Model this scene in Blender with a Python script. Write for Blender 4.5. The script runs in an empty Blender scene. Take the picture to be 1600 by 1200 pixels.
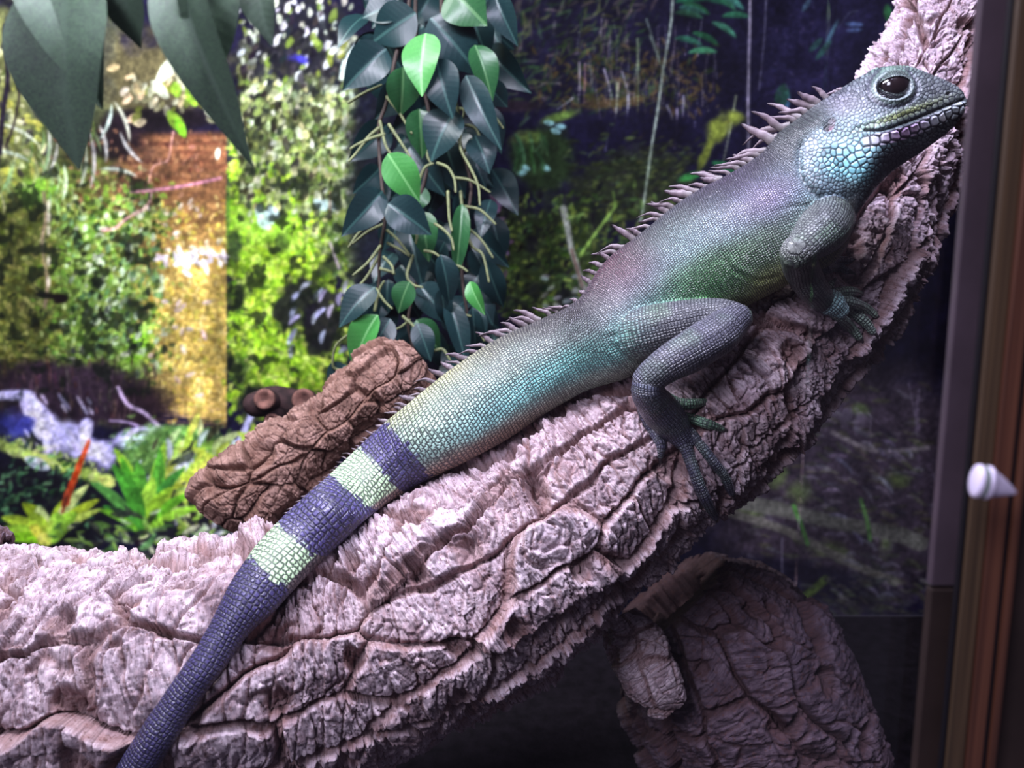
import bpy, bmesh, math, random, time
import numpy as np
from mathutils import Vector, Matrix, Quaternion
from mathutils.bvhtree import BVHTree
from mathutils.kdtree import KDTree

T0 = time.time()
SC = bpy.context.scene
COL = SC.collection
rng = np.random.RandomState(7)
random.seed(7)

# ------------------------------------------------------------------ camera
F = 1250.0                       # focal length in pixels of the 1600 x 1200 frame
PITCH = math.radians(9.0)
CAM = np.array([0.0, 0.0, 0.35])
RIGHT = np.array([1.0, 0, 0])
FWD = np.array([0, math.cos(PITCH), -math.sin(PITCH)])
UP = np.array([0, math.sin(PITCH), math.cos(PITCH)])
cd = bpy.data.cameras.new('camera')
cd.sensor_width = 36.0
cd.lens = F * 36.0 / 1600.0
cd.clip_start = 0.01
cd.dof.use_dof = True
cd.dof.focus_distance = 0.405
cd.dof.aperture_fstop = 8.5
cam = bpy.data.objects.new('camera', cd)
cam.location = CAM
cam.rotation_euler = (math.pi / 2 - PITCH, 0, 0)
COL.objects.link(cam)
SC.camera = cam

# ------------------------------------------------------------------ view, world, lamps
SC.view_settings.view_transform = 'Standard'
SC.view_settings.look = 'None'
SC.view_settings.gamma = 1.0
SC.view_settings.exposure = 0.0
w = bpy.data.worlds.new('room')
SC.world = w
w.use_nodes = True
w.node_tree.nodes['Background'].inputs[0].default_value = (0.34, 0.30, 0.46, 1)
w.node_tree.nodes['Background'].inputs[1].default_value = 0.24


def area(name, loc, target, sx, sy, power, color):
    l = bpy.data.lights.new(name, 'AREA')
    l.shape = 'RECTANGLE'
    l.size = sx
    l.size_y = sy
    l.energy = power
    l.color = color
    o = bpy.data.objects.new(name, l)
    o.location = loc
    o.rotation_euler = (Vector(target) - Vector(loc)).to_track_quat('-Z', 'Y').to_euler()
    COL.objects.link(o)
    return o


area('tank_lamp', (-0.15, 0.285, 0.685), (-0.08, 0.42, 0.25), 0.30, 0.06, 5.8, (0.88, 0.85, 1.0))
area('tank_lamp_right', (0.15, 0.285, 0.685), (0.16, 0.43, 0.4), 0.16, 0.05, 2.3, (0.78, 0.76, 1.0))
area('tank_lamp_rear', (-0.30, 0.50, 0.685), (-0.32, 0.74, 0.25), 0.28, 0.06, 2.9, (0.97, 0.98, 1.0))
area('front_fill_light', (-0.55, -0.50, 0.95), (0.0, 0.45, 0.33), 0.4, 0.4, 10.0, (0.86, 0.82, 1.0))  # added frontal fill from outside the glass, no lamp seen there


def P(px, py, d):
    """point at picture position px, py and distance d along the view axis; arrays allowed"""
    px, py, d = np.broadcast_arrays(np.asarray(px, float), np.asarray(py, float), np.asarray(d, float))
    return CAM + d[..., None] * (FWD + ((px - 800) / F)[..., None] * RIGHT - ((py - 600) / F)[..., None] * UP)


def PIX(p):
    q = p - CAM
    d = q @ FWD
    return 800 + F * (q @ RIGHT) / d, 600 - F * (q @ UP) / d, d


def ray_dir(px, py):
    v = FWD + ((px - 800) / F) * RIGHT - ((py - 600) / F) * UP
    return v


# ------------------------------------------------------------------ colour and noise helpers
def lin(c):
    c = np.asarray(c, float) / 255.0
    return np.where(c <= 0.04045, c / 12.92, ((c + 0.055) / 1.055) ** 2.4)


def L4(c):
    v = lin(c)
    return (float(v[0]), float(v[1]), float(v[2]), 1.0)


def hash3(i, j, k, seed=0):
    h = (i.astype(np.uint32) * np.uint32(374761393)) ^ (j.astype(np.uint32) * np.uint32(668265263)) ^ (k.astype(np.uint32) * np.uint32(2246822519)) ^ np.uint32((seed * 3266489917) & 0xffffffff)
    h = (h ^ (h >> np.uint32(13))) * np.uint32(1274126177)
    h = (h ^ (h >> np.uint32(15))) * np.uint32(2654435761)
    h = h ^ (h >> np.uint32(16))
    return (h & np.uint32(0xffffff)).astype(np.float32) / np.float32(16777215.0)


def vnoise(p, seed=0):
    p = p.astype(np.float32)
    f0 = np.floor(p)
    fr = p - f0
    i = f0.astype(np.int64)
    t = fr * fr * (3 - 2 * fr)
    out = 0
    for a in (0, 1):
        wa = t[..., 0] if a else 1 - t[..., 0]
        for b in (0, 1):
            wb = t[..., 1] if b else 1 - t[..., 1]
            for c in (0, 1):
                wc = t[..., 2] if c else 1 - t[..., 2]
                out = out + wa * wb * wc * hash3(i[..., 0] + a, i[..., 1] + b, i[..., 2] + c, seed)
    return out * 2 - 1


def fbm(p, octaves=3, seed=0, gain=0.5):
    s = 0
    a = 1.0
    tot = 0
    for o in range(octaves):
        s = s + a * vnoise(p * (2.03 ** o) + 17.3 * o, seed + o)
        tot += a
        a *= gain
    return s / tot


def sstep(a, b, x):
    t = np.clip((x - a) / (b - a), 0, 1)
    return t * t * (3 - 2 * t)


def worley(u, v, nv, seed=0, jit=0.9):
    """cells in (u, v); v wraps at integer nv. returns F1, F2, cell random a, b, offset to the cell point"""
    iu = np.floor(u).astype(np.int64)
    iv = np.floor(v).astype(np.int64)
    f1 = np.full(u.shape, 9e9, np.float32)
    f2 = f1.copy()
    ra = np.zeros(u.shape, np.float32)
    rb = ra.copy()
    ox = ra.copy()
    oy = ra.copy()
    z = np.zeros_like(iu)
    for a in (-1, 0, 1):
        for b in (-1, 0, 1):
            cu = iu + a
            cv = iv + b
            cw = np.mod(cv, nv)
            hx = hash3(cu + 999, cw, z, seed)
            hy = hash3(cu + 999, cw, z + 1, seed)
            dx = (cu + 0.5 + (hx - 0.5) * jit - u).astype(np.float32)
            dy = (cv + 0.5 + (hy - 0.5) * jit - v).astype(np.float32)
            d = np.sqrt(dx * dx + dy * dy)
            near = d < f1
            f2 = np.where(near, f1, np.minimum(f2, d))
            f1 = np.where(near, d, f1)
            ra = np.where(near, hash3(cu + 999, cw, z + 2, seed), ra)
            rb = np.where(near, hash3(cu + 999, cw, z + 3, seed), rb)
            ox = np.where(near, dx, ox)
            oy = np.where(near, dy, oy)
    return f1, f2, ra, rb, ox, oy


def catmull(pts, n):
    """n samples of a Catmull-Rom curve through rows of pts; returns samples and the fractional row index"""
    pts = np.asarray(pts, float)
    m = len(pts)
    t = np.linspace(0, m - 1, n)
    i = np.clip(np.floor(t).astype(int), 0, m - 2)
    f = (t - i)[:, None]
    ext = np.vstack([2 * pts[0] - pts[1], pts, 2 * pts[-1] - pts[-2]])
    p0, p1, p2, p3 = ext[i], ext[i + 1], ext[i + 2], ext[i + 3]
    r = 0.5 * (2 * p1 + (-p0 + p2) * f + (2 * p0 - 5 * p1 + 4 * p2 - p3) * f ** 2 + (-p0 + 3 * p1 - 3 * p2 + p3) * f ** 3)
    return r, t


# ------------------------------------------------------------------ mesh and object helpers
def mesh_np(name, verts, quads, smooth=True):
    me = bpy.data.meshes.new(name)
    verts = np.ascontiguousarray(verts, np.float32)
    quads = np.ascontiguousarray(quads, np.int32)
    n, k = quads.shape
    me.vertices.add(len(verts))
    me.vertices.foreach_set('co', verts.ravel())
    me.loops.add(n * k)
    me.loops.foreach_set('vertex_index', quads.ravel())
    me.polygons.add(n)
    me.polygons.foreach_set('loop_start', np.arange(0, n * k, k, dtype=np.int32))
    me.polygons.foreach_set('loop_total', np.full(n, k, np.int32))
    me.polygons.foreach_set('use_smooth', np.full(n, smooth, bool))
    me.update()
    me.validate()
    return me


def grid_quads(nu, nv, wrap_v=False, off=0):
    i = np.arange(nu - 1)[:, None]
    j = np.arange(nv if wrap_v else nv - 1)[None, :]
    j2 = (j + 1) % nv
    a = i * nv + j
    b = (i + 1) * nv + j
    c = (i + 1) * nv + j2
    e = i * nv + j2
    return np.stack([a, b, c, e], -1).reshape(-1, 4) + off


def attr_color(me, name, rgb):
    a = me.attributes.new(name, 'FLOAT_COLOR', 'POINT')
    c = np.ones((len(me.vertices), 4), np.float32)
    c[:, :3] = rgb
    a.data.foreach_set('color', c.ravel())


def attr_vec(me, name, v):
    a = me.attributes.new(name, 'FLOAT_VECTOR', 'POINT')
    a.data.foreach_set('vector', np.ascontiguousarray(v, np.float32).ravel())


def attr_f(me, name, v):
    a = me.attributes.new(name, 'FLOAT', 'POINT')
    a.data.foreach_set('value', np.ascontiguousarray(v, np.float32).ravel())


def link(name, me, mat=None, parent=None):
    o = bpy.data.objects.new(name, me)
    if mat:
        o.data.materials.clear()
        o.data.materials.append(mat)
    COL.objects.link(o)
    if parent is not None:
        o.parent = parent
        o.matrix_parent_inverse = Matrix.Identity(4)
        o.matrix_basis = Matrix.Translation(-Vector(parent.location)) if parent.rotation_euler == Quaternion().to_euler() else parent.matrix_basis.inverted()
    return o


def tag(o, label=None, cat=None, group=None, kind=None):
    if label: o['label'] = label
    if cat: o['category'] = cat
    if group: o['group'] = group
    if kind: o['kind'] = kind
    return o


def empty(name, loc, label, cat, group=None):
    o = bpy.data.objects.new(name, None)
    o.location = tuple(float(a) for a in loc)
    o.empty_display_size = 0.02
    COL.objects.link(o)
    return tag(o, label, cat, group)


def tube(pts, radii, nseg=10, sub=6, flat=1.0):
    """round tube through world points with given radii, closed at both ends; returns verts, faces"""
    data = np.hstack([np.asarray(pts, float), np.asarray(radii, float)[:, None]])
    s, _ = catmull(data, max(3, (len(pts) - 1) * sub + 1))
    c = s[:, :3]
    r = np.maximum(s[:, 3], 1e-5)
    t = np.gradient(c, axis=0)
    t /= np.linalg.norm(t, axis=1)[:, None] + 1e-12
    ref = np.array([0.13, 0.93, 0.31])
    x = np.cross(t, ref)
    x /= np.linalg.norm(x, axis=1)[:, None] + 1e-12
    y = np.cross(t, x)
    # rounded ends
    e = []
    for (ci, ti, xi, yi, ri, sg) in ((c[0], t[0], x[0], y[0], r[0], -1), (c[-1], t[-1], x[-1], y[-1], r[-1], 1)):
        ring = []
        for k in ((1, 2, 3) if sg > 0 else (3, 2, 1)):
            a = k / 3 * math.pi / 2 * 0.98
            ring.append((ci + sg * ti * ri * math.sin(a), xi, yi, ri * math.cos(a)))
        e.append(ring)
    rows = e[0] + [(c[i], x[i], y[i], r[i]) for i in range(len(c))] + e[1]
    ang = np.linspace(0, 2 * math.pi, nseg, endpoint=False)
    V = np.array([ci + rr * (np.cos(a) * xi + flat * np.sin(a) * yi) for (ci, xi, yi, rr) in rows for a in ang])
    q = grid_quads(len(rows), nseg, True)
    return V, q


class Acc:
    def __init__(self):
        self.v = []
        self.q = []
        self.n = 0

    def add(self, V, q):
        self.v.append(V)
        self.q.append(q + self.n)
        self.n += len(V)
        return self

    def mesh(self, name, smooth=True):
        return mesh_np(name, np.vstack(self.v), np.vstack(self.q), smooth)


def box_v(x0, x1, y0, y1, z0, z1):
    V = np.array([[x, y, z] for x in (x0, x1) for y in (y0, y1) for z in (z0, z1)], float)
    q = np.array([[0, 1, 3, 2], [4, 6, 7, 5], [0, 4, 5, 1], [2, 3, 7, 6], [0, 2, 6, 4], [1, 5, 7, 3]])
    return V, q


def bevel_box(name, x0, x1, y0, y1, z0, z1, mat, parent=None, bev=0.0008):
    me = bpy.data.meshes.new(name)
    bm = bmesh.new()
    V, q = box_v(x0, x1, y0, y1, z0, z1)
    vs = [bm.verts.new(v) for v in V]
    for f in q:
        bm.faces.new([vs[i] for i in f])
    bmesh.ops.recalc_face_normals(bm, faces=bm.faces)
    if bev:
        bmesh.ops.bevel(bm, geom=list(bm.edges), offset=bev, segments=2, affect='EDGES', profile=0.5)
    bm.to_mesh(me)
    bm.free()
    return link(name, me, mat, parent)


# ------------------------------------------------------------------ materials
class NT:
    def __init__(self, name):
        self.m = bpy.data.materials.new(name)
        self.m.use_nodes = True
        self.t = self.m.node_tree
        self.b = self.t.nodes['Principled BSDF']

    def n(self, typ, **kw):
        x = self.t.nodes.new(typ)
        for k, v in kw.items():
            if hasattr(x, k):
                setattr(x, k, v)
            else:
                x.inputs[k.replace('_', ' ')].default_value = v
        return x

    def l(self, a, b):
        self.t.links.new(a, b)

    def attr(self, name):
        return self.n('ShaderNodeAttribute', attribute_name=name)

    def ramp(self, fac, stops):
        r = self.n('ShaderNodeValToRGB')
        while len(r.color_ramp.elements) < len(stops):
            r.color_ramp.elements.new(0.5)
        for e, (p, c) in zip(r.color_ramp.elements, stops):
            e.position = p
            e.color = L4(c)
        self.l(fac, r.inputs[0])
        return r.outputs[0]

    def mix(self, fac, a, b, mode='MIX'):
        x = self.n('ShaderNodeMix', data_type='RGBA', blend_type=mode)
        for sock, v in ((x.inputs[0], fac), (x.inputs[6], a), (x.inputs[7], b)):
            if hasattr(v, 'is_output') or isinstance(v, bpy.types.NodeSocket):
                self.l(v, sock)
            else:
                sock.default_value = v
        return x.outputs[2]

    def math(self, op, a, b=None, c=None):
        x = self.n('ShaderNodeMath', operation=op)
        for sock, v in zip(x.inputs, (a, b, c)):
            if v is None: continue
            if isinstance(v, bpy.types.NodeSocket):
                self.l(v, sock)
            else:
                sock.default_value = v
        return x.outputs[0]

    def noise(self, scale, detail=4, rough=0.6, vec=None, dist=0.0):
        x = self.n('ShaderNodeTexNoise')
        x.inputs['Scale'].default_value = scale
        x.inputs['Detail'].default_value = detail
        x.inputs['Roughness'].default_value = rough
        x.inputs['Distortion'].default_value = dist
        if vec is not None: self.l(vec, x.inputs['Vector'])
        return x.outputs[0]

    def obj(self, scale=(1, 1, 1)):
        tc = self.n('ShaderNodeTexCoord')
        mp = self.n('ShaderNodeMapping')
        mp.inputs['Scale'].default_value = scale
        self.l(tc.outputs['Object'], mp.inputs[0])
        return mp.outputs[0]

    def bump(self, h, strength=0.5, dist=0.001, prev=None):
        x = self.n('ShaderNodeBump')
        x.inputs['Strength'].default_value = strength
        x.inputs['Distance'].default_value = dist
        self.l(h, x.inputs['Height'])
        if prev is not None: self.l(prev, x.inputs['Normal'])
        return x.outputs[0]


def bark_mat(name, stops, brown, rough=0.85, amt=0.6):
    m = NT(name)
    o = m.obj()
    n1 = m.noise(55, 8, 0.72, o, 1.2)
    c = m.ramp(n1, stops)
    n2 = m.noise(16, 4, 0.6, o, 1.0)
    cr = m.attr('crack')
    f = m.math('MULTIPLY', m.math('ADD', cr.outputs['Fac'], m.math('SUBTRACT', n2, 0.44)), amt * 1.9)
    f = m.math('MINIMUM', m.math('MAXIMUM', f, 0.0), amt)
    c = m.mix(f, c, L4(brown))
    n3 = m.noise(420, 3, 0.7, o)
    c = m.mix(m.math('MULTIPLY', m.math('GREATER_THAN', n3, 0.60), 0.6), c, L4((96, 62, 52)))
    # streaks running round the branch
    st = m.attr('uvs')
    mp = m.n('ShaderNodeMapping')
    mp.inputs['Scale'].default_value = (900, 60, 60)
    m.l(st.outputs['Vector'], mp.inputs[0])
    n4 = m.noise(1.0, 3, 0.6, mp.outputs[0], 0.4)
    c = m.mix(0.55, c, m.ramp(n4, [(0.3, (120, 110, 112)), (0.55, (250, 246, 248))]), 'MULTIPLY')
    m.l(c, m.b.inputs['Base Color'])
    m.b.inputs['Roughness'].default_value = rough
    m.b.inputs['Specular IOR Level'].default_value = 0.25
    b1 = m.bump(n4, 0.7, 0.0011)
    b2 = m.bump(m.noise(700, 4, 0.7, o), 0.55, 0.0006, b1)
    m.l(b2, m.b.inputs['Normal'])
    return m.m


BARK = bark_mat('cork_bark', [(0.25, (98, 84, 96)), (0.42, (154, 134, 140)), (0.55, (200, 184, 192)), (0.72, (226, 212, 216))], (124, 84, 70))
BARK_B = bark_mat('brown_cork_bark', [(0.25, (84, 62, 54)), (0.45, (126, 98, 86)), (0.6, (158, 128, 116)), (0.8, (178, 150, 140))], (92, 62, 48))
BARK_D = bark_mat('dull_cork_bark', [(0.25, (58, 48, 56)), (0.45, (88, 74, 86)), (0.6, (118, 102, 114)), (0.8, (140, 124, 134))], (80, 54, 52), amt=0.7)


def plain(name, col, rough=0.5, spec=0.4, bumpscale=None, bumpd=0.0003, var=0.0):
    m = NT(name)
    if var:
        n = m.noise(bumpscale or 60, 4, 0.6, m.obj())
        c2 = tuple(max(0, x * (1 - var)) for x in col)
        m.l(m.ramp(n, [(0.35, c2), (0.65, col)]), m.b.inputs['Base Color'])
    else:
        m.b.inputs['Base Color'].default_value = L4(col)
    m.b.inputs['Roughness'].default_value = rough
    m.b.inputs['Specular IOR Level'].default_value = spec
    if bumpscale:
        m.l(m.bump(m.noise(bumpscale * 3, 4, 0.6, m.obj()), 0.5, bumpd), m.b.inputs['Normal'])
    return m.m


def wood_mat(name, a, b, c):
    m = NT(name)
    o = m.obj((260, 260, 3.0))
    n = m.noise(1.0, 5, 0.6, o, 0.3)
    col = m.ramp(n, [(0.32, a), (0.5, b), (0.68, c)])
    n2 = m.noise(1.0, 2, 0.5, m.obj((900, 900, 12)))
    col = m.mix(0.35, col, m.ramp(n2, [(0.3, (120, 100, 90)), (0.6, (255, 250, 245))]), 'MULTIPLY')
    m.l(col, m.b.inputs['Base Color'])
    m.b.inputs['Roughness'].default_value = 0.45
    m.l(m.bump(n2, 0.3, 0.0002), m.b.inputs['Normal'])
    return m.m


WOOD_R = wood_mat('reddish_pine', (56, 32, 25), (92, 56, 42), (122, 78, 58))
WOOD_O = wood_mat('olive_pine', (50, 40, 30), (80, 63, 46), (104, 83, 60))
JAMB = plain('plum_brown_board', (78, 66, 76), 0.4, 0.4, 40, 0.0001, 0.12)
BLACK = plain('black_seal', (18, 16, 22), 0.5, 0.3)
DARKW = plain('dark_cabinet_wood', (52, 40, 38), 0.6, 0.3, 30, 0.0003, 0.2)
INNER = plain('dark_side_panel', (40, 34, 42), 0.7, 0.2, 20, 0.0003, 0.2)
SOIL = plain('dark_substrate', (32, 27, 34), 0.95, 0.1, 90, 0.004, 0.5)

# glass: clear thin sheet with a Fresnel reflection
g = NT('clear_glass')
g.t.nodes.remove(g.b)
fr = g.n('ShaderNodeFresnel')
fr.inputs[0].default_value = 1.5
tr = g.n('ShaderNodeBsdfTransparent')
tr.inputs[0].default_value = (0.97, 0.975, 0.985, 1)
gl = g.n('ShaderNodeBsdfGlossy')
gl.inputs['Roughness'].default_value = 0.02
mx = g.n('ShaderNodeMixShader')
geo = g.n('ShaderNodeNewGeometry')
ff = g.math('MULTIPLY', fr.outputs[0], g.math('SUBTRACT', 1.0, geo.outputs['Backfacing']))
g.l(ff, mx.inputs[0]); g.l(tr.outputs[0], mx.inputs[1]); g.l(gl.outputs[0], mx.inputs[2])
g.l(mx.outputs[0], g.t.nodes['Material Output'].inputs[0])
GLASS = g.m

# ------------------------------------------------------------------ the terrarium shell
YG = 0.240            # plane of the front glass
YB = 0.745            # plane of the back wall
XL, XR = -0.52, 0.46
ZT = 0.70
tag(link('floor', mesh_np('floor', *box_v(XL, XR, YG - 0.005, YB, -0.01, 0.0), False), SOIL), kind='structure')
tag(link('wall_back', mesh_np('wall_back', *box_v(XL, XR, YB + 0.002, YB + 0.015, 0, ZT), False), INNER), kind='structure')
tag(link('wall_left', mesh_np('wall_left', *box_v(XL - 0.015, XL, YG, YB + 0.002, 0, ZT), False), INNER), kind='structure')
tag(link('wall_right', mesh_np('wall_right', *box_v(XR, XR + 0.015, YG, YB + 0.002, 0, ZT), False), INNER), kind='structure')
tag(link('ceiling', mesh_np('ceiling', *box_v(XL, XR, YG, YB + 0.002, ZT, ZT + 0.012), False), INNER), kind='structure')

# ------------------------------------------------------------------ printed rainforest backdrop (a flat poster), painted stroke by stroke
PS = 1.7                                     # picture pixels per painted cell
X0, Y0, X1, Y1 = -60, -110, 1620, 1130
NX, NY = int((X1 - X0) / PS), int((Y1 - Y0) / PS)
img = np.zeros((NY, NX, 3), np.float32)
yy, xx = np.mgrid[0:NY, 0:NX].astype(np.float32)
xx = xx * PS + X0
yy = yy * PS + Y0
img[:] = (24, 22, 44)


def put(mask, col):
    global img
    img = img * (1 - mask[..., None]) + np.asarray(col, np.float32) * mask[..., None]


def blob(x, y, rx, ry, col, a=1.0, ang=0.0, hard=0.5, rough=0.0, seed=0):
    R = max(rx, ry) * 1.5
    i0, i1 = int(max(0, (y - R - Y0) / PS)), int(min(NY, (y + R - Y0) / PS + 1))
    j0, j1 = int(max(0, (x - R - X0) / PS)), int(min(NX, (x + R - X0) / PS + 1))
    if i1 <= i0 or j1 <= j0: return
    dx = xx[i0:i1, j0:j1] - x
    dy = yy[i0:i1, j0:j1] - y
    c, s = math.cos(ang), math.sin(ang)
    u = (dx * c + dy * s) / rx
    v = (-dx * s + dy * c) / ry
    r = np.sqrt(u * u + v * v)
    if rough:
        q = np.stack([xx[i0:i1, j0:j1] / 22, yy[i0:i1, j0:j1] / 22, np.full_like(r, seed * 3.7)], -1)
        r = r + rough * fbm(q, 3, seed)
    m = a * (1 - sstep(hard, 1.0, r))
    sub = img[i0:i1, j0:j1]
    img[i0:i1, j0:j1] = sub * (1 - m[..., None]) + np.asarray(col, np.float32) * m[..., None]


def leafp(x, y, ln, wd, ang, col, a=0.95, bend=0.0):
    """a printed leaf: pointed at both ends"""
    R = ln * 0.75 + 3
    i0, i1 = int(max(0, (y - R - Y0) / PS)), int(min(NY, (y + R - Y0) / PS + 1))
    j0, j1 = int(max(0, (x - R - X0) / PS)), int(min(NX, (x + R - X0) / PS + 1))
    if i1 <= i0 or j1 <= j0: return
    dx = xx[i0:i1, j0:j1] - x
    dy = yy[i0:i1, j0:j1] - y
    c, s = math.cos(ang), math.sin(ang)
    u = (dx * c + dy * s) / (ln / 2)
    v = (-dx * s + dy * c) - bend * (u * u - 1) * ln
    w_ = wd / 2 * np.clip(1 - u * u, 0, 1) ** 0.7
    m = a * np.clip((w_ - np.abs(v)) / PS + 0.5, 0, 1) * (np.abs(u) < 1)
    sub = img[i0:i1, j0:j1]
    shade = 1.0 - 0.12 * (v > 0)
    img[i0:i1, j0:j1] = sub * (1 - m[..., None]) + np.asarray(col, np.float32) * (m * 1.0)[..., None] * shade[..., None]


def line(pts, wd, col, a=1.0, w2=None):
    pts = np.asarray(pts, float)
    s, _ = catmull(pts, max(2, int(np.sum(np.linalg.norm(np.diff(pts, axis=0), axis=1)) / 2.2)))
    for k, (x, y) in enumerate(s):
        ww = wd if w2 is None else wd + (w2 - wd) * k / len(s)
        blob(x, y, ww * 0.75, ww * 0.75, col, a, 0, 0.3)


def jc(c, j=18):
    k = rng.uniform(-j, j)
    return tuple(np.clip(np.asarray(c, float) + k + rng.uniform(-j * 0.4, j * 0.4, 3), 0, 255))


def scatter(n, x0, y0, x1, y1, ln, wd, ang, cols, a=0.9, j=18, da=0.6, test=None):
    for _ in range(n):
        x, y = rng.uniform(x0, x1), rng.uniform(y0, y1)
        if x0 not in (357, 375) or x > x0 + 20: x += rng.normal(0, 16) if x < 340 or x > 390 else 0
        y += rng.normal(0, 14)
        if test is not None and not test(x, y): continue
        k = rng.uniform(0.6, 1.4)
        leafp(x, y, ln * k, wd * k, ang + rng.uniform(-da, da), jc(cols[rng.randint(len(cols))], j), a, rng.uniform(-0.12, 0.12))


HP = math.pi / 2
# large tone areas
for b in [(70, 330, 190, 420, (92, 106, 48)), (10, 150, 60, 190, (128, 132, 84)), (30, 480, 90, 190, (70, 76, 36)), (170, 450, 120, 210, (104, 128, 56)),
          (470, 250, 140, 260, (88, 96, 58)), (440, 400, 110, 170, (140, 178, 48)), (450, 560, 110, 90, (126, 168, 42)), (480, 90, 110, 110, (40, 44, 42)),
          (560, 330, 60, 120, (96, 116, 66)), (230, 120, 140, 90, (96, 90, 62)), (100, 100, 90, 170, (58, 60, 56))]:
    blob(b[0], b[1], b[2], b[3], b[4], 0.95, 0, 0.45, 0.35, 3)
# brown and gold area, ends in a straight edge at x=355
m = sstep(200, 214, yy) * (1 - sstep(655, 675, yy + 0.25 * (355 - xx))) * (xx < 354) * sstep(90, 240, xx + 60 * fbm(np.stack([xx / 40, yy / 40, xx * 0], -1), 3, 9) - np.clip(yy - 330, 0, 200) * 0.28)
grad = sstep(230, 520, yy)[..., None]
strip = fbm(np.stack([xx / 60, yy / 7, xx * 0 + 5], -1), 4, 12)[..., None]
bank = np.array([112, 76, 54]) * (1 - grad) + np.array([196, 172, 92]) * grad + strip * np.array([50, 44, 28])
img = img * (1 - m[..., None]) + bank * m[..., None]
put((1 - sstep(0.5, 1, np.sqrt(((xx - 250) / 120) ** 2 + ((yy - 186) / 24) ** 2))) * 0.95, (26, 20, 26))
blob(180, 215, 60, 45, (28, 20, 26), 0.9, 0, 0.5, 0.4, 2)
# mottled moss over the left and the middle
for (n, x0, y0, x1, y1, ln, cols) in [
    (900, -60, 290, 95, 600, 12, [(120, 128, 60), (70, 78, 34), (94, 100, 44), (150, 150, 84)]),
    (1500, 90, 290, 250, 600, 10, [(150, 178, 84), (100, 140, 52), (64, 84, 36), (170, 190, 120), (120, 160, 60)]),
    (2600, 357, 240, 545, 650, 12, [(176, 214, 60), (150, 196, 44), (120, 166, 40), (200, 224, 110), (92, 128, 34), (184, 206, 90)]),
    (700, 500, 230, 600, 420, 11, [(128, 156, 80), (84, 110, 56), (160, 176, 120)]),
    (700, 240, 330, 354, 650, 8, [(214, 190, 110), (180, 150, 70), (236, 214, 140), (206, 196, 84)]),
    (260, -60, 60, 70, 300, 16, [(190, 186, 90), (226, 228, 180), (150, 160, 70), (110, 120, 60), (50, 46, 50)]),
    (160, 90, 215, 354, 300, 9, [(140, 100, 76), (90, 58, 44), (160, 120, 90)])]:
    scatter(n, x0, y0, x1, y1, ln, ln * 0.55, HP * 0.7, cols, 0.75, 16, 1.4)
blob(215, 540, 32, 50, (130, 190, 50), 0.85, 0.2, 0.3, 0.5, 5)
blob(60, 300, 45, 30, (120, 176, 60), 0.8, 0, 0.3, 0.5, 6)
blob(415, 350, 70, 55, (140, 196, 70), 0.5, 0, 0.3, 0.5, 6)
# pale oval leaves
scatter(1100, 375, 60, 545, 330, 13, 8, 1.9, [(166, 176, 136), (200, 206, 180), (140, 156, 96), (120, 138, 76), (180, 184, 126), (60, 66, 44), (44, 46, 36), (84, 96, 54)], 0.9, 16, 0.7)
scatter(330, 520, 160, 610, 360, 12, 7, 1.9, [(180, 196, 140), (140, 160, 96), (206, 214, 190), (70, 86, 50)], 0.9, 16, 0.9)
blob(470, 70, 110, 80, (26, 24, 34), 0.85, 0, 0.5, 0.3, 3)
scatter(150, 375, 0, 545, 120, 15, 8, 1.9, [(188, 196, 176), (210, 214, 216), (120, 136, 60), (34, 34, 44), (30, 28, 40), (60, 56, 60)], 0.9, 14, 0.6)
scatter(420, 110, 320, 245, 560, 12, 7, 2.2, [(170, 196, 130), (140, 178, 90), (110, 150, 100), (196, 210, 180), (34, 44, 24), (60, 80, 34)], 0.85, 16, 0.9)
scatter(70, 190, 110, 330, 180, 17, 10, 2.0, [(190, 190, 160), (150, 146, 110), (210, 190, 150), (120, 130, 60)], 0.85, 16, 1.2)
for (x, y, l_, w_, a_) in [(265, 105, 70, 22, -0.9), (250, 140, 40, 16, 0.8), (300, 150, 36, 20, 1.2), (325, 168, 34, 12, 1.2), (275, 190, 44, 20, 0.9), (340, 240, 20, 8, 1.7)]:
    leafp(x, y, l_, w_, a_, (206, 214, 190) if w_ != 20 else (140, 180, 60))
leafp(275, 140, 26, 16, 1.3, (140, 180, 60)); leafp(282, 200, 34, 14, 1.1, (130, 200, 50))
# thin pale blades under the top-left foliage
for (x, y, l_, a_) in [(190, 190, 70, 1.2), (205, 230, 60, -2.2), (160, 225, 60, 1.4), (140, 250, 90, 1.55), (128, 260, 70, 1.7), (98, 285, 60, 1.6), (80, 250, 60, 1.9), (20, 245, 60, 0.3), (30, 210, 70, 0.5), (165, 190, 60, 1.9), (185, 270, 60, 0.2), (70, 240, 80, 1.7)]:
    leafp(x, y, l_, 6, a_, jc((206, 212, 196), 20), 0.9, 0.08)
for k in range(46):
    leafp(rng.uniform(-20, 150), rng.uniform(190, 330), rng.uniform(30, 60), 4, rng.uniform(1.0, 2.0), jc((140, 160, 110), 40), 0.7, 0.1)
line([(8, 40), (12, 120), (4, 180), (0, 240)], 7, (40, 34, 48), 0.9)
line([(25, 120), (30, 150), (20, 200), (8, 230)], 4, (46, 38, 40), 0.9)
line([(232, 285), (240, 260), (262, 250), (268, 222), (271, 205)], 3, (206, 160, 150), 0.8)
line([(205, 300), (250, 296), (300, 288), (345, 278)], 5, (186, 130, 150), 0.75)
line([(160, 360), (180, 356), (200, 340), (230, 322), (236, 300)], 5, (200, 150, 150), 0.7)
line([(68, 300), (72, 340), (66, 380), (74, 440), (70, 480)], 6, (150, 130, 110), 0.55)
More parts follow.
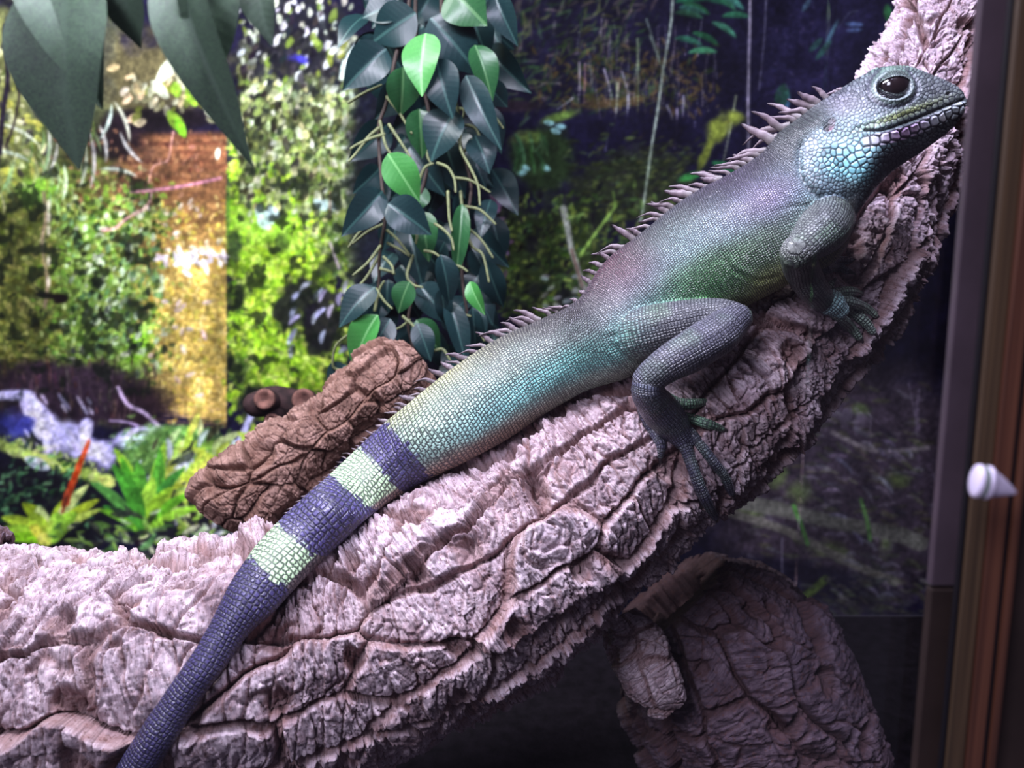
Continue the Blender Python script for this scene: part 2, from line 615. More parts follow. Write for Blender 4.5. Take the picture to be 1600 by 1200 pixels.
for y_ in (320, 340, 360, 408, 440): blob(76, y_, 4, 12, (214, 204, 190), 0.8)
line([(60, 460), (100, 466), (88, 470)], 10, (24, 18, 16), 0.8)
blob(56, 505, 8, 18, (24, 22, 16), 0.7); blob(205, 480, 30, 22, (24, 34, 22), 0.6, 0, 0.3, 0.5, 4); blob(150, 440, 14, 22, (30, 40, 24), 0.6, 0, 0.3, 0.5, 8)
# white flakes on the gold area
for k in range(26):
    x, y = rng.uniform(236, 352), 405 + rng.normal(0, 10)
    leafp(x, y, rng.uniform(14, 30), 8, rng.uniform(-0.6, 1.6), jc((232, 222, 226), 12), 0.9)
for k in range(20):
    leafp(rng.uniform(225, 352), rng.uniform(315, 395), rng.uniform(8, 18), 6, rng.uniform(-1.4, 1.6), jc((232, 214, 190), 20), 0.85)
for k in range(14):
    leafp(rng.uniform(232, 345), rng.uniform(470, 640), rng.uniform(8, 20), 7, rng.uniform(-1.4, 1.6), jc((226, 206, 200), 20), 0.8)
for k in range(16):
    line([(245 + rng.uniform(0, 20), 585 + k * 5), (300, 588 + k * 5 + rng.uniform(-3, 3)), (352, 592 + k * 5)], 2.2, jc((226, 180, 120), 24), 0.5)
# along the straight edge
blob(356, 330, 5, 60, (60, 96, 40), 0.6); blob(366, 380, 14, 40, (26, 40, 30), 0.75, 0, 0.3, 0.5, 7); blob(372, 470, 12, 26, (24, 34, 22), 0.8, 0.4, 0.3, 0.4, 4); blob(376, 575, 26, 26, (30, 44, 24), 0.75, 0, 0.3, 0.5, 5)
blob(468, 470, 34, 60, (26, 28, 28), 0.92, 0.5, 0.5, 1.1, 8); blob(505, 500, 40, 50, (24, 22, 30), 0.9, 0.2, 0.5, 1.0, 5); blob(500, 540, 26, 24, (24, 26, 26), 0.9, 0.2, 0.5, 0.9, 6); blob(440, 380, 16, 20, (52, 70, 34), 0.7, 0, 0.3, 0.5, 3); blob(520, 410, 26, 24, (34, 40, 34), 0.7, 0, 0.3, 0.5, 3)
for (x, y) in [(420, 340), (412, 350), (428, 332), (500, 320), (515, 320), (405, 330)]: leafp(x, y, 26, 14, rng.uniform(0.2, 1.6), (180, 206, 206), 0.85)
for k in range(16): leafp(rng.uniform(455, 545), rng.uniform(425, 560), 24, 8, rng.uniform(1.6, 2.6), jc((170, 176, 200), 24), 0.9, -0.1)
line([(515, 300), (516, 340)], 3, (150, 100, 70), 0.7); line([(516, 380), (530, 420)], 4, (190, 170, 190), 0.7)
# dark earth, stream, mound
blob(110, 615, 170, 62, (46, 34, 46), 0.96, 0.1, 0.6, 0.3, 11)
blob(215, 640, 60, 50, (40, 28, 34), 0.9, 0, 0.5, 0.3, 4)
for k in range(90): leafp(rng.uniform(0, 250), rng.uniform(565, 665), rng.uniform(12, 34), 4, HP + rng.uniform(-0.2, 0.2), jc((80, 62, 62), 26), 0.6)
blob(20, 665, 60, 34, (66, 70, 160), 0.8, 0, 0.3, 0.4, 12)
for (x, y, rx, ry, a_) in [(20, 618, 40, 12, 0), (50, 635, 26, 20, 0.6), (75, 665, 34, 26, 0.6), (110, 690, 46, 34, 0.5), (95, 715, 40, 30, 0.3), (135, 670, 12, 22, 0), (150, 710, 36, 30, 0.6), (215, 680, 46, 16, -0.3)]:
    blob(x, y, rx, ry, (206, 202, 250), 0.95, a_, 0.55, 0.3, 7)
for k in range(50): leafp(rng.uniform(30, 165), rng.uniform(620, 740), rng.uniform(14, 30), 6, 1.0, jc((216, 214, 252), 22), 0.6)
line([(184, 606), (200, 632), (225, 645), (248, 666)], 6, (196, 176, 206), 0.95); line([(172, 657), (200, 660), (222, 668)], 4, (180, 160, 200), 0.9)
blob(270, 706, 90, 44, (92, 132, 66), 0.97, -0.05, 0.75, 0.15, 2); blob(205, 690, 34, 14, (196, 214, 226), 0.8, -0.4, 0.4, 0.2, 2); blob(270, 672, 60, 12, (130, 184, 96), 0.7, 0.05, 0.3, 0.2, 2)
scatter(420, 190, 672, 350, 750, 9, 4, 2.6, [(120, 160, 80), (90, 130, 60), (60, 100, 54), (140, 180, 110)], 0.6, 14, 0.5)
blob(60, 800, 150, 110, (26, 26, 34), 0.96, 0, 0.7, 0.2, 9); blob(330, 840, 120, 90, (34, 34, 40), 0.9, 0, 0.7, 0.2, 9)
for k in range(12): blob(-10 + k * 16, 692 + k * 5.4, 16, 13, jc((196, 220, 110), 12), 0.9, 0.3, 0.4, 0.4, k)
scatter(320, -40, 680, 150, 760, 9, 5, 0.6, [(190, 214, 110), (140, 176, 80), (210, 224, 150)], 0.7, 16, 1.2, lambda x, y: abs(y - (690 + x * 0.34)) < 16)
leafp(58, 724, 44, 18, 0.4, (214, 230, 240))
scatter(230, -40, 725, 130, 820, 12, 5, 2.4, [(90, 150, 100), (120, 180, 120), (50, 90, 60), (36, 50, 40)], 0.7, 18, 0.9)
blob(395, 630, 34, 40, (26, 26, 32), 0.9, 0.3, 0.5, 0.3, 4); line([(396, 640), (385, 665), (374, 690)], 9, (180, 180, 216), 0.9)


def rosette(cx, cy, leaves, cols):
    for (tx, ty, wd) in leaves:
        a_ = math.atan2(ty - cy, tx - cx)
        ln = math.hypot(tx - cx, ty - cy)
        leafp((cx + tx) / 2, (cy + ty) / 2, ln, wd, a_, jc(cols[rng.randint(len(cols))], 14), 0.97, rng.uniform(-0.08, 0.08) if abs(tx - cx) < 40 else (0.09 if tx > cx else -0.09))


YG_ = [(190, 220, 70), (206, 230, 96), (150, 200, 60), (216, 236, 150)]
GR = [(120, 196, 50), (96, 170, 60), (80, 150, 60), (160, 210, 70)]
scatter(300, 250, 690, 420, 830, 30, 9, 2.2, [(196, 216, 84), (214, 230, 160), (150, 190, 80), (206, 216, 226), (60, 60, 50)], 0.85, 18, 0.8)
for k in range(26):
    leafp(rng.uniform(290, 410), rng.uniform(685, 790), rng.uniform(40, 70), rng.uniform(9, 18), rng.uniform(1.9, 2.8) if rng.rand() < .6 else rng.uniform(0.3, 1.0), jc((206, 226, 90), 22), 0.9, 0.06)
rosette(222, 838, [(178, 700, 22), (190, 715, 20), (215, 720, 30), (258, 690, 24), (250, 700, 22), (140, 753, 18), (160, 790, 16), (290, 730, 18), (300, 770, 16), (320, 792, 14), (205, 760, 34), (240, 745, 26), (270, 760, 20), (150, 795, 12), (175, 725, 26)], GR)
rosette(80, 850, [(2, 808, 22), (0, 826, 18), (35, 785, 26), (60, 790, 30), (100, 780, 24), (140, 756, 18), (156, 780, 18), (158, 796, 14), (10, 842, 18), (120, 800, 26), (48, 800, 30), (90, 800, 30), (60, 835, 22)], YG_)
scatter(160, 100, 820, 330, 890, 26, 7, 0.3, [(150, 190, 90), (90, 130, 70), (196, 210, 170), (60, 70, 60), (40, 40, 44)], 0.85, 18, 1.2)
for k in range(26):
    t = k / 25
    leafp(103 + 34 * t, 782 - 88 * t, 26 - 8 * t, 11 - 5 * t, -1.25 + rng.uniform(-0.4, 0.4), jc((206, 84, 40), 22), 0.95)
line([(98, 800), (104, 775)], 5, (120, 60, 40), 0.9)
# behind the hanging vine
blob(660, 300, 135, 420, (20, 22, 36), 0.93, 0, 0.7, 0.12, 14)
# right of the vine: dark hollow, fern sprays and rootlets
blob(1000, 60, 300, 150, (28, 26, 46), 0.95, 0, 0.6, 0.15, 3)
scatter(420, 780, -40, 1010, 170, 22, 4, 2.3, [(60, 86, 54), (44, 66, 52), (84, 96, 60), (40, 40, 54), (96, 90, 90)], 0.75, 14, 1.0)
scatter(300, 860, 90, 1110, 170, 13, 4, 1.5, [(84, 74, 44), (100, 84, 52), (60, 74, 44), (120, 104, 70)], 0.7, 14, 1.4)
blob(960, 160, 70, 12, (96, 78, 46), 0.75, -0.1, 0.3, 0.4, 5)
blob(800, 166, 60, 12, (44, 34, 44), 0.9, 0, 0.5, 0.2, 2)
for k in range(70):
    x = rng.uniform(890, 1130)
    y = rng.uniform(20, 150)
    line([(x, y), (x + rng.uniform(-8, 8), y + rng.uniform(25, 60))], rng.uniform(1.2, 2.0), jc((150, 142, 150), 34), 0.7)
for (x, y, x2, y2, c_) in [(905, 98, 904, 160, (196, 186, 196)), (914, 100, 912, 160, (150, 120, 130)), (944, 108, 956, 155, (206, 200, 216)), (972, 112, 984, 160, (190, 186, 206)), (981, 150, 979, 190, (206, 210, 230)), (996, 60, 996, 195, (150, 170, 130)), (965, 130, 960, 205, (170, 180, 150)), (950, 200, 946, 235, (150, 150, 190)), (1058, 170, 1054, 232, (210, 200, 224)), (1068, 150, 1066, 182, (214, 214, 240)), (1042, 165, 1052, 190, (200, 200, 220)), (875, 130, 846, 130, (150, 150, 140)), (895, 153, 872, 170, (190, 196, 206)), (1010, 30, 1030, 100, (140, 160, 150)), (1015, 55, 1045, 135, (130, 150, 130)), (1150, 150, 1128, 262, (176, 190, 150))]:
    line([(x, y), ((x + x2) / 2 + 1, (y + y2) / 2), (x2, y2)], 3, c_, 0.9, 1.6)
for k in range(12): leafp(1110 + rng.uniform(-40, 40), 22 + rng.uniform(-22, 60), 46, 10, rng.uniform(-0.1, 0.7), jc((60, 130, 96), 26), 0.85, 0.08)
blob(1000, 205, 110, 40, (18, 16, 34), 0.9, 0, 0.5, 0.25, 7)
blob(850, 250, 66, 66, (44, 62, 34), 0.92, 0.2, 0.55, 0.3, 5); blob(820, 215, 34, 18, (116, 140, 66), 0.7, -0.2, 0.3, 0.4, 5); blob(875, 182, 42, 10, (100, 130, 56), 0.8, -0.25, 0.3, 0.4, 5)
for (x, y) in [(858, 192), (876, 198), (868, 205), (820, 262), (852, 262), (815, 270)]: leafp(x, y, 18, 9, rng.uniform(-0.2, 0.6), (150, 200, 200), 0.85)  # darker lower part paints in a reflection that crosses the jamb
for k in range(18): leafp(828 + rng.uniform(-26, 26), 240 + rng.uniform(-20, 20), 34, 5, rng.uniform(1.0, 2.2), jc((70, 110, 70), 20), 0.85, 0.05)
blob(985, 290, 120, 70, (44, 52, 34), 0.92, -0.25, 0.55, 0.25, 6)
scatter(500, 890, 225, 1090, 350, 12, 4, -0.3, [(60, 70, 40), (84, 96, 50), (36, 44, 30), (70, 90, 54), (28, 28, 34)], 0.6, 12, 0.5)
for b in [(1122, 200, 22, 26), (1148, 182, 30, 14), (1105, 235, 10, 34), (1095, 258, 10, 20)]: blob(*b, (140, 156, 62), 0.85, 0.3, 0.3, 0.5, 6)
blob(1078, 276, 26, 8, (70, 160, 80), 0.9, -0.3, 0.4); leafp(1140, 262, 60, 14, 0.3, (50, 130, 80))
# long pale aerial roots
line([(1051, -40), (1049, 30), (1036, 110), (1028, 170), (1018, 230), (1004, 330), (1000, 346)], 3.6, (186, 206, 186), 0.95)
line([(1173, -40), (1171, 60), (1169, 160), (1170, 260)], 3.6, (206, 200, 214), 0.95)
line([(1198, -20), (1194, 60), (1186, 140)], 2.6, (150, 150, 170), 0.8)
# slope between vine and animal
blob(860, 410, 120, 110, (52, 66, 34), 0.93, 0.2, 0.6, 0.25, 8)
scatter(900, 765, 310, 1000, 500, 13, 5, 2.4, [(96, 120, 52), (60, 84, 40), (130, 150, 70), (34, 44, 28), (26, 26, 30), (80, 110, 60)], 0.75, 16, 1.3)
for (x, y, r_) in [(780, 330, 20), (830, 380, 18), (880, 470, 22), (835, 450, 16), (930, 350, 22), (775, 470, 14)]: blob(x, y, r_, r_ * 1.3, (22, 22, 28), 0.75, 0, 0.3, 0.5, 4)
for k in range(30): leafp(rng.uniform(768, 800), rng.uniform(300, 430), 15, 7, rng.uniform(0, 3), jc((136, 110, 140), 24), 0.85)
for k in range(26): leafp(rng.uniform(850, 960), rng.uniform(430, 480), 14, 7, rng.uniform(-0.8, 0.6), jc((150, 160, 150), 24), 0.8)
line([(880, 325), (886, 352), (893, 390), (903, 420), (910, 448)], 9, (166, 172, 160), 0.95, 7); line([(893, 390), (910, 448)], 4, (110, 80, 70), 0.8)
line([(962, 322), (945, 345), (925, 372), (906, 400)], 5, (140, 176, 86), 0.95); line([(962, 322), (958, 300)], 3, (130, 170, 80), 0.9); line([(880, 332), (870, 322)], 2, (140, 170, 90), 0.9); line([(886, 335), (894, 318)], 2, (140, 170, 90), 0.9); line([(886, 342), (912, 334)], 3, (140, 170, 90), 0.9)
scatter(300, 890, 480, 960, 620, 12, 5, 2.4, [(40, 60, 34), (30, 30, 34)], 0.6, 16, 1.3)
# dark indigo upper right
blob(1330, 90, 190, 190, (44, 41, 72), 0.9, 0, 0.4, 0.1, 2)
blob(1260, 220, 120, 100, (34, 28, 52), 0.8, 0, 0.4, 0.2, 2)
line([(1308, -40), (1307, 0), (1297, 140), (1292, 230)], 2.6, (20, 18, 34), 0.9)
for (x, y, l_, w_, a_, c_) in [(1228, 158, 34, 13, 1.7, (96, 150, 190)), (1222, 150, 40, 22, 1.8, (60, 110, 90)), (1300, 50, 46, 6, -1.1, (90, 130, 140)), (1335, 38, 30, 7, 0.05, (120, 150, 200)), (1335, 47, 26, 6, -0.05, (120, 150, 200)), (1287, 78, 40, 10, -0.9, (56, 100, 90)), (1387, 20, 28, 13, 1.5, (90, 190, 110)), (1260, 8, 26, 8, -1.0, (90, 120, 140)), (1275, 70, 30, 10, -0.8, (60, 100, 96))]:
    leafp(x, y, l_, w_, a_, c_, 0.85)
line([(1310, 44), (1325, 22), (1340, 17)], 2, (110, 120, 130), 0.7)
scatter(80, 1200, 0, 1340, 200, 7, 3, 1, [(90, 80, 120), (70, 66, 110)], 0.5, 14, 1.5)
# gloomy lower right
blob(1330, 760, 320, 250, (62, 54, 62), 0.9, 0, 0.6, 0.15, 3)
scatter(420, 1180, 600, 1450, 940, 24, 6, 0.25, [(72, 72, 58), (84, 86, 66), (58, 52, 62), (48, 44, 54), (96, 92, 100)], 0.6, 10, 0.5)
for b in [(1215, 745, 22, 26), (1250, 770, 30, 34), (1170, 800, 36, 18), (1345, 640, 20, 14), (1400, 750, 34, 18), (1385, 850, 18, 30), (1290, 860, 40, 16)]: blob(*b, (92, 112, 62), 0.6, 0.2, 0.2, 0.5, 5)
line([(1300, 675), (1340, 695), (1380, 705), (1450, 700)], 7, (104, 98, 100), 0.8); line([(1340, 700), (1380, 740)], 4, (74, 62, 66), 0.7)
line([(1130, 780), (1200, 792), (1300, 815), (1400, 835), (1440, 850)], 20, (92, 92, 86), 0.7); line([(1130, 798), (1230, 830), (1330, 880), (1400, 910)], 12, (96, 94, 88), 0.7)
blob(1240, 905, 180, 40, (26, 24, 38), 0.9, 0.15, 0.5, 0.2, 3); line([(1240, 790), (1250, 815), (1262, 850)], 6, (80, 130, 66), 0.8); line([(1345, 780), (1355, 815), (1360, 845)], 6, (80, 116, 66), 0.8)
for k in range(26): leafp(rng.uniform(1290, 1420), rng.uniform(690, 960), rng.uniform(18, 40), 7, rng.uniform(0, 1.1), jc((112, 106, 122), 14), 0.65, 0.1)
line([(1420, 600), (1428, 640), (1432, 675)], 3, (104, 96, 110), 0.6); line([(1436, 610), (1432, 640), (1436, 672)], 6, (100, 90, 106), 0.5)
line([(1222, 840), (1222, 900)], 2.5, (120, 116, 134), 0.8)
line([(1290, 905), (1260, 930), (1225, 950), (1215, 948)], 12, (70, 84, 46), 0.85); blob(1240, 945, 10, 10, (130, 136, 110), 0.7)
for (x, y) in [(1318, 934), (1322, 982), (1310, 984), (1331, 1012), (1228, 928)]: leafp(x, y, 26, 6, 0.5, (140, 130, 150), 0.8)
scatter(160, 1290, 900, 1440, 1000, 20, 5, 0.3, [(70, 74, 60), (56, 56, 60)], 0.6, 10, 0.5)
blob(1300, 1080, 400, 70, (26, 24, 34), 0.9, 0, 0.6, 0.2, 3)
blob(1050, 620, 40, 40, (30, 24, 34), 0.6)
# blue lamp glints on the glass, painted into the sheet at top left
blob(470, 92, 26, 12, (70, 66, 210), 0.8, 0.3, 0.3, 0.5, 3); blob(325, 44, 14, 6, (90, 90, 220), 0.7, 0.3, 0.3, 0.5, 3)
leafp(545, 95, 66, 13, -1.15, (206, 226, 226)); leafp(536, 110, 34, 9, -1.5, (200, 220, 210))

img = np.clip(img, 0, 255)
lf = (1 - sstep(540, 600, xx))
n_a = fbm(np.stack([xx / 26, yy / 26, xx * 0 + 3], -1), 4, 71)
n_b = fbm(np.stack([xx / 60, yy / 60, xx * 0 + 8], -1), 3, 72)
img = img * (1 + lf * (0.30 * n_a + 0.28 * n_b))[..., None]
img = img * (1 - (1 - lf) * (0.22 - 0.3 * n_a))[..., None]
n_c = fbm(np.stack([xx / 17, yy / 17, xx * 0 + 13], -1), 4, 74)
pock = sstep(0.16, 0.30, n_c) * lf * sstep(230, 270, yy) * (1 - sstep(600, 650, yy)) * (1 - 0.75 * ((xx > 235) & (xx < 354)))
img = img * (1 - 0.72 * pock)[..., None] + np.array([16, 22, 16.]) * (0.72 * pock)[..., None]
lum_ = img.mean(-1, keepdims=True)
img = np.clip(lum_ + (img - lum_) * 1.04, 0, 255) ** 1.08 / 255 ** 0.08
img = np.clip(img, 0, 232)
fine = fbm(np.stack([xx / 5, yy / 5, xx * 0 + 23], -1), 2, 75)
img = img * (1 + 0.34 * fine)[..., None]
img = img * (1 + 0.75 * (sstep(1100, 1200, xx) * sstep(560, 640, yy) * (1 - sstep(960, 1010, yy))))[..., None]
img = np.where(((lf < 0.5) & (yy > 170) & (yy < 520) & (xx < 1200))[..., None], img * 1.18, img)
soft = img.copy()
for sh in (1, -1):
    for ax0 in (0, 1): soft += np.roll(img, sh, ax0)
img = 0.25 * img + 0.75 * soft / 5
# the sheet: a dense flat grid on the back wall coloured per vertex
gx = np.linspace(-0.505, 0.455, 1000)
gz = np.linspace(0.0004, 0.695, 720)
GX, GZ = np.meshgrid(gx, gz, indexing='ij')
pv = np.stack([GX, np.full_like(GX, YB), GZ], -1)
qx, qy, _ = PIX(pv.reshape(-1, 3))
fx = np.clip((qx - X0) / PS, 0, NX - 1.01)
fy = np.clip((qy - Y0) / PS, 0, NY - 1.01)
ix, iy = fx.astype(int), fy.astype(int)
ax, ay = (fx - ix)[:, None], (fy - iy)[:, None]
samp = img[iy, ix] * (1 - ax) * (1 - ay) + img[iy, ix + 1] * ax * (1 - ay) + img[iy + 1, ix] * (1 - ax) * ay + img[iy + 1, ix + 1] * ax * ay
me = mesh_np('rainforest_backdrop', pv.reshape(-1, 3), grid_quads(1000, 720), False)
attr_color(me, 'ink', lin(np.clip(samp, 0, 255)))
pm = NT('printed_sheet')
ink = pm.attr('ink')
pn = pm.noise(260, 4, 0.7, pm.obj())
pc = pm.mix(0.35, ink.outputs['Color'], pm.ramp(pn, [(0.35, (150, 150, 150)), (0.6, (255, 255, 255))]), 'MULTIPLY')
pm.l(pc, pm.b.inputs['Base Color'])
pm.b.inputs['Roughness'].default_value = 0.85
pm.b.inputs['Specular IOR Level'].default_value = 0.05
tag(link('printed_backdrop', me, pm.m), 'large printed rainforest scene with mossy bank, stream and bromeliads across the back', 'backdrop')
print('print', time.time() - T0)


# ------------------------------------------------------------------ cork bark branches
def bark_tube(name, stations, nu, nv, seed, mat, amp=1.0, plate=(0.062, 0.023), cross=(0.0085, 0.030), hollow=True, cavelen=0.05, cross_amp=1.0):
    st = np.array([list(P(a, b, d)) + [r * d / F] for (a, b, d, r) in stations])
    s, t = catmull(st, nu)
    c = s[:, :3]
    rad = s[:, 3]
    tan = np.gradient(c, axis=0)
    ds = np.linalg.norm(tan, axis=1)
    tan /= ds[:, None]
    arc = np.cumsum(ds) - ds[0]
    # resample evenly along the arc
    u = np.linspace(0, arc[-1], nu)
    c = np.stack([np.interp(u, arc, c[:, k]) for k in range(3)], -1)
    rad = np.interp(u, arc, rad)
    tan = np.gradient(c, axis=0)
    tan /= np.linalg.norm(tan, axis=1)[:, None]
    side = np.cross(tan, -FWD)
    side /= np.linalg.norm(side, axis=1)[:, None]
    toward = np.cross(side, tan)
    th = np.linspace(0, 2 * math.pi, nv, endpoint=False)
    S, TH = np.meshgrid(u, th, indexing='ij')
    Rm = float(rad.mean())
    R = rad[:, None]
    q3 = np.stack([S, Rm * np.cos(TH), Rm * np.sin(TH)], -1)
    w1 = fbm(q3 / 0.045, 3, seed + 1)
    w2 = fbm(q3 / 0.045, 3, seed + 2)
    w3 = fbm(q3 / 0.012, 2, seed + 3)
    sw = S + 0.016 * w1 + 0.0016 * w3
    tw = TH * Rm + 0.012 * w2 + 0.0016 * w3
    circ = 2 * math.pi * Rm
    n1 = max(3, int(round(circ / plate[1])))
    f1, f2, ra, rb, ox, oy = worley(sw / plate[0], tw / circ * n1, n1, seed + 5, 0.95)
    e1 = f2 - f1
    n2 = max(3, int(round(circ / cross[1])))
    g1, g2, rc, rd, px_, py_ = worley((sw + 0.25 * tw) / cross[0], tw / circ * n2, n2, seed + 6, 0.95)
    e2 = g2 - g1
    n3 = max(6, int(round(circ / (cross[1] * 0.33))))
    k1, k2, re, rf, _, _ = worley(sw / (cross[0] * 0.45), (tw + 0.3 * sw) / circ * n3, n3, seed + 7, 0.95)
    h = 0.0065 * fbm(q3 / 0.05, 2, seed + 8)
    h = h + 0.0100 * (ra - 0.5) + 0.0075 * oy * (rb - 0.35) * 1.6 + 0.002 * ox
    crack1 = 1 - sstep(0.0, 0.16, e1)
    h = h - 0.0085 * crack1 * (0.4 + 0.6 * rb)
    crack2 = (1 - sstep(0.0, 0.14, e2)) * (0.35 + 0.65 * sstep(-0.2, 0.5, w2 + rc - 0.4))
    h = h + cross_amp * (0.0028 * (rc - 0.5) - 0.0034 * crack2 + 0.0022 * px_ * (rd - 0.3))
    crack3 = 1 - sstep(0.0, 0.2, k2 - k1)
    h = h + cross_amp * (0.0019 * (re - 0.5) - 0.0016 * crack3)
    stri = 1 - np.abs(vnoise(np.stack([sw / 0.0030, tw / 0.016, S * 0 + seed], -1), seed + 9))
    # the stripe noise uses the angle directly, so blend it across the seam
    seam = sstep(0, 0.25, TH) * sstep(0, 0.25, 2 * math.pi - TH)
    stri2 = 1 - np.abs(vnoise(np.stack([sw / 0.0014, tw / 0.02, S * 0 + seed + 4], -1), seed + 19))
    h = h + (0.0017 * (stri - 0.5) + 0.0008 * (stri2 - 0.5)) * seam
    h = h + 0.0014 * fbm(q3 / 0.008, 4, seed + 11, 0.6) + 0.0008 * fbm(q3 / 0.0022, 2, seed + 12)
    # pits
    f3, _, rg, _, _, _ = worley(sw / 0.028, tw / circ * max(4, int(circ / 0.028)), max(4, int(circ / 0.028)), seed + 13)
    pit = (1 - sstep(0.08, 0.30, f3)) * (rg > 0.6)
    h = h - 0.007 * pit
    h = h * amp
    rr = R + h
    base = c[:, None, :] + rr[..., None] * (np.cos(TH)[..., None] * toward[:, None, :] + np.sin(TH)[..., None] * side[:, None, :])
    # sharp ledges: push verts along the branch on plate edges for an overhang
    base = base + (0.0022 * amp * (ra - 0.5) * crack1)[..., None] * tan[:, None, :]
    rows = [base.reshape(-1, 3)]
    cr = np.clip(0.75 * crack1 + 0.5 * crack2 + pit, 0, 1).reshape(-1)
    cracks = [cr]
    uv = [np.stack([sw, tw, S * 0], -1).reshape(-1, 3)]
    q = [grid_quads(nu, nv, True)]
    n0 = nu * nv
    if hollow:
        for end, sg in ((0, 1), (nu - 1, -1)):
            steps = 14
            prev = None
            for k in range(1, steps + 1):
                f = k / steps
                ci = c[end] + sg * tan[end] * cavelen * max(0, f - 0.3) * (1 / 0.7)
                shrink = 1 - 0.30 * sstep(0, 0.35, f) - 0.12 * f + (-0.58 * sstep(0.85, 1.0, f))
                wob = 1 + 0.06 * vnoise(np.stack([np.cos(th) * 2.2, np.sin(th) * 2.2, th * 0 + f * 4 + seed], -1), seed + 20)
                rk = rr[end] * shrink * wob
                row = ci + rk[:, None] * (np.cos(th)[:, None] * toward[end] + np.sin(th)[:, None] * side[end])
                rows.append(row)
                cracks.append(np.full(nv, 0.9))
                uv.append(np.stack([th * 0 + k * 0.001, th * Rm, th * 0], -1))
                a0 = (end * nv) if k == 1 else (n0 - nv)
                j = np.arange(nv)
                j2 = (j + 1) % nv
                quad = np.stack([a0 + j, n0 + j, n0 + j2, a0 + j2], -1)
                if sg > 0: quad = quad[:, ::-1]
                q.append(quad)
                n0 += nv
            # close the bottom of the hollow
            rows.append((ci)[None, :])
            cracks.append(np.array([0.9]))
            uv.append(np.zeros((1, 3)))
            a0 = n0 - nv
            j = np.arange(0, nv, 2)
            if nv % 2 == 0:
                quad = np.stack([a0 + j, n0 + 0 * j, a0 + (j + 2) % nv, a0 + (j + 1) % nv], -1)
                q.append(quad if sg < 0 else quad[:, ::-1])
            n0 += 1
    V = np.vstack(rows)
    me = mesh_np(name, V, np.vstack(q), True)
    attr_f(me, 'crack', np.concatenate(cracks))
    attr_vec(me, 'uvs', np.vstack(uv))
    o = link(name, me, mat)
    # smooth low-resolution copy of the surface for resting things on it
    lo = base[::6, ::6]
    nl, ml = lo.shape[:2]
    bvh = BVHTree.FromPolygons([tuple(v) for v in lo.reshape(-1, 3)], [tuple(int(i) for i in f) for f in grid_quads(nl, ml, True)])
    return o, bvh


MAIN = [(-560, 1090, .40, 226), (-300, 1085, .405, 224), (-60, 1085, .405, 220), (150, 1078, .41, 214), (350, 1060, .415, 204), (560, 1005, .43, 192), (740, 908, .442, 180), (900, 800, .452, 164), (1040, 690, .458, 150),
        (1170, 578, .46, 134), (1290, 450, .462, 116), (1368, 310, .468, 104), (1432, 150, .47, 97), (1500, 0, .47, 90), (1575, -170, .47, 86)]
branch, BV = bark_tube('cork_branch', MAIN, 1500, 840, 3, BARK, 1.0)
tag(branch, 'thick pale cork bark branch sweeping up to the right under the lizard', 'branch')
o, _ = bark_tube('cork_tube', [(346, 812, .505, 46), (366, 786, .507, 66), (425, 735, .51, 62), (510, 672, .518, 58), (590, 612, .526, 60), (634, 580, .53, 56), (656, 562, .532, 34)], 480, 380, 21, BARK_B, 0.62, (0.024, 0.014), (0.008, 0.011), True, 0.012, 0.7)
tag(o, 'short brown cork tube lying behind the striped tail', 'cork bark')
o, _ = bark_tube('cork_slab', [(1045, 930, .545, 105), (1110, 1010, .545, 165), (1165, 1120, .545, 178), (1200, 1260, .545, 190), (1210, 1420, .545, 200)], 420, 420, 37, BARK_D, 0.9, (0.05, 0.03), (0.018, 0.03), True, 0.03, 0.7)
tag(o, 'big dull cork slab in the shade under the branch', 'cork bark')
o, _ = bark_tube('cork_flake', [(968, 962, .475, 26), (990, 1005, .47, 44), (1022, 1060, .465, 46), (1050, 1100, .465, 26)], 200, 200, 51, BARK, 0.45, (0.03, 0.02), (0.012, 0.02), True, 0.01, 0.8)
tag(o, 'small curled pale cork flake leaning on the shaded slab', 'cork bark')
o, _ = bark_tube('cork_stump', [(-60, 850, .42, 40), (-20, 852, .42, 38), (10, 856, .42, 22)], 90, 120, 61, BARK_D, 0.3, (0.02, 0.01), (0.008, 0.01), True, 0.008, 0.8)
tag(o, 'dark purplish cork lump at the far left end of the branch', 'cork bark')
print('bark', time.time() - T0)

# dark branch stub with round cut ends behind the cork tube
STUB = plain('dark_stub_bark', (58, 40, 40), 0.85, 0.2, 120, 0.0008, 0.5)
CUT = plain('cut_wood_end', (118, 82, 72), 0.8, 0.2, 200, 0.0004, 0.35)
st_ = empty('branch_stub', P(450, 650, .63), 'dark branch stub with three round cut ends behind the brown cork tube', 'branch')
A = Acc()
A.add(*tube([P(400, 632, .62), P(430, 628, .63), (P(470, 636, .635)), P(520, 650, .64), P(560, 680, .65)], [.010, .013, .013, .013, .012], 16, 6))
A.add(*tube([P(425, 655, .615), P(440, 640, .63)], [.006, .007], 14, 5))
A.add(*tube([P(416, 625, .612), P(425, 630, .63)], [.009, .010], 16, 5))
A.add(*tube([P(476, 628, .612), P(480, 636, .635)], [.010, .011], 16, 5))
me = A.mesh('stub_wood')
co = np.empty(len(me.vertices) * 3, np.float32); me.vertices.foreach_get('co', co); co = co.reshape(-1, 3)
co += (0.0016 * fbm(co / 0.006, 3, 77))[:, None] * np.array([0.5, -0.6, 0.6])
me.vertices.foreach_set('co', co.ravel())
link('stub_wood', me, STUB, st_)
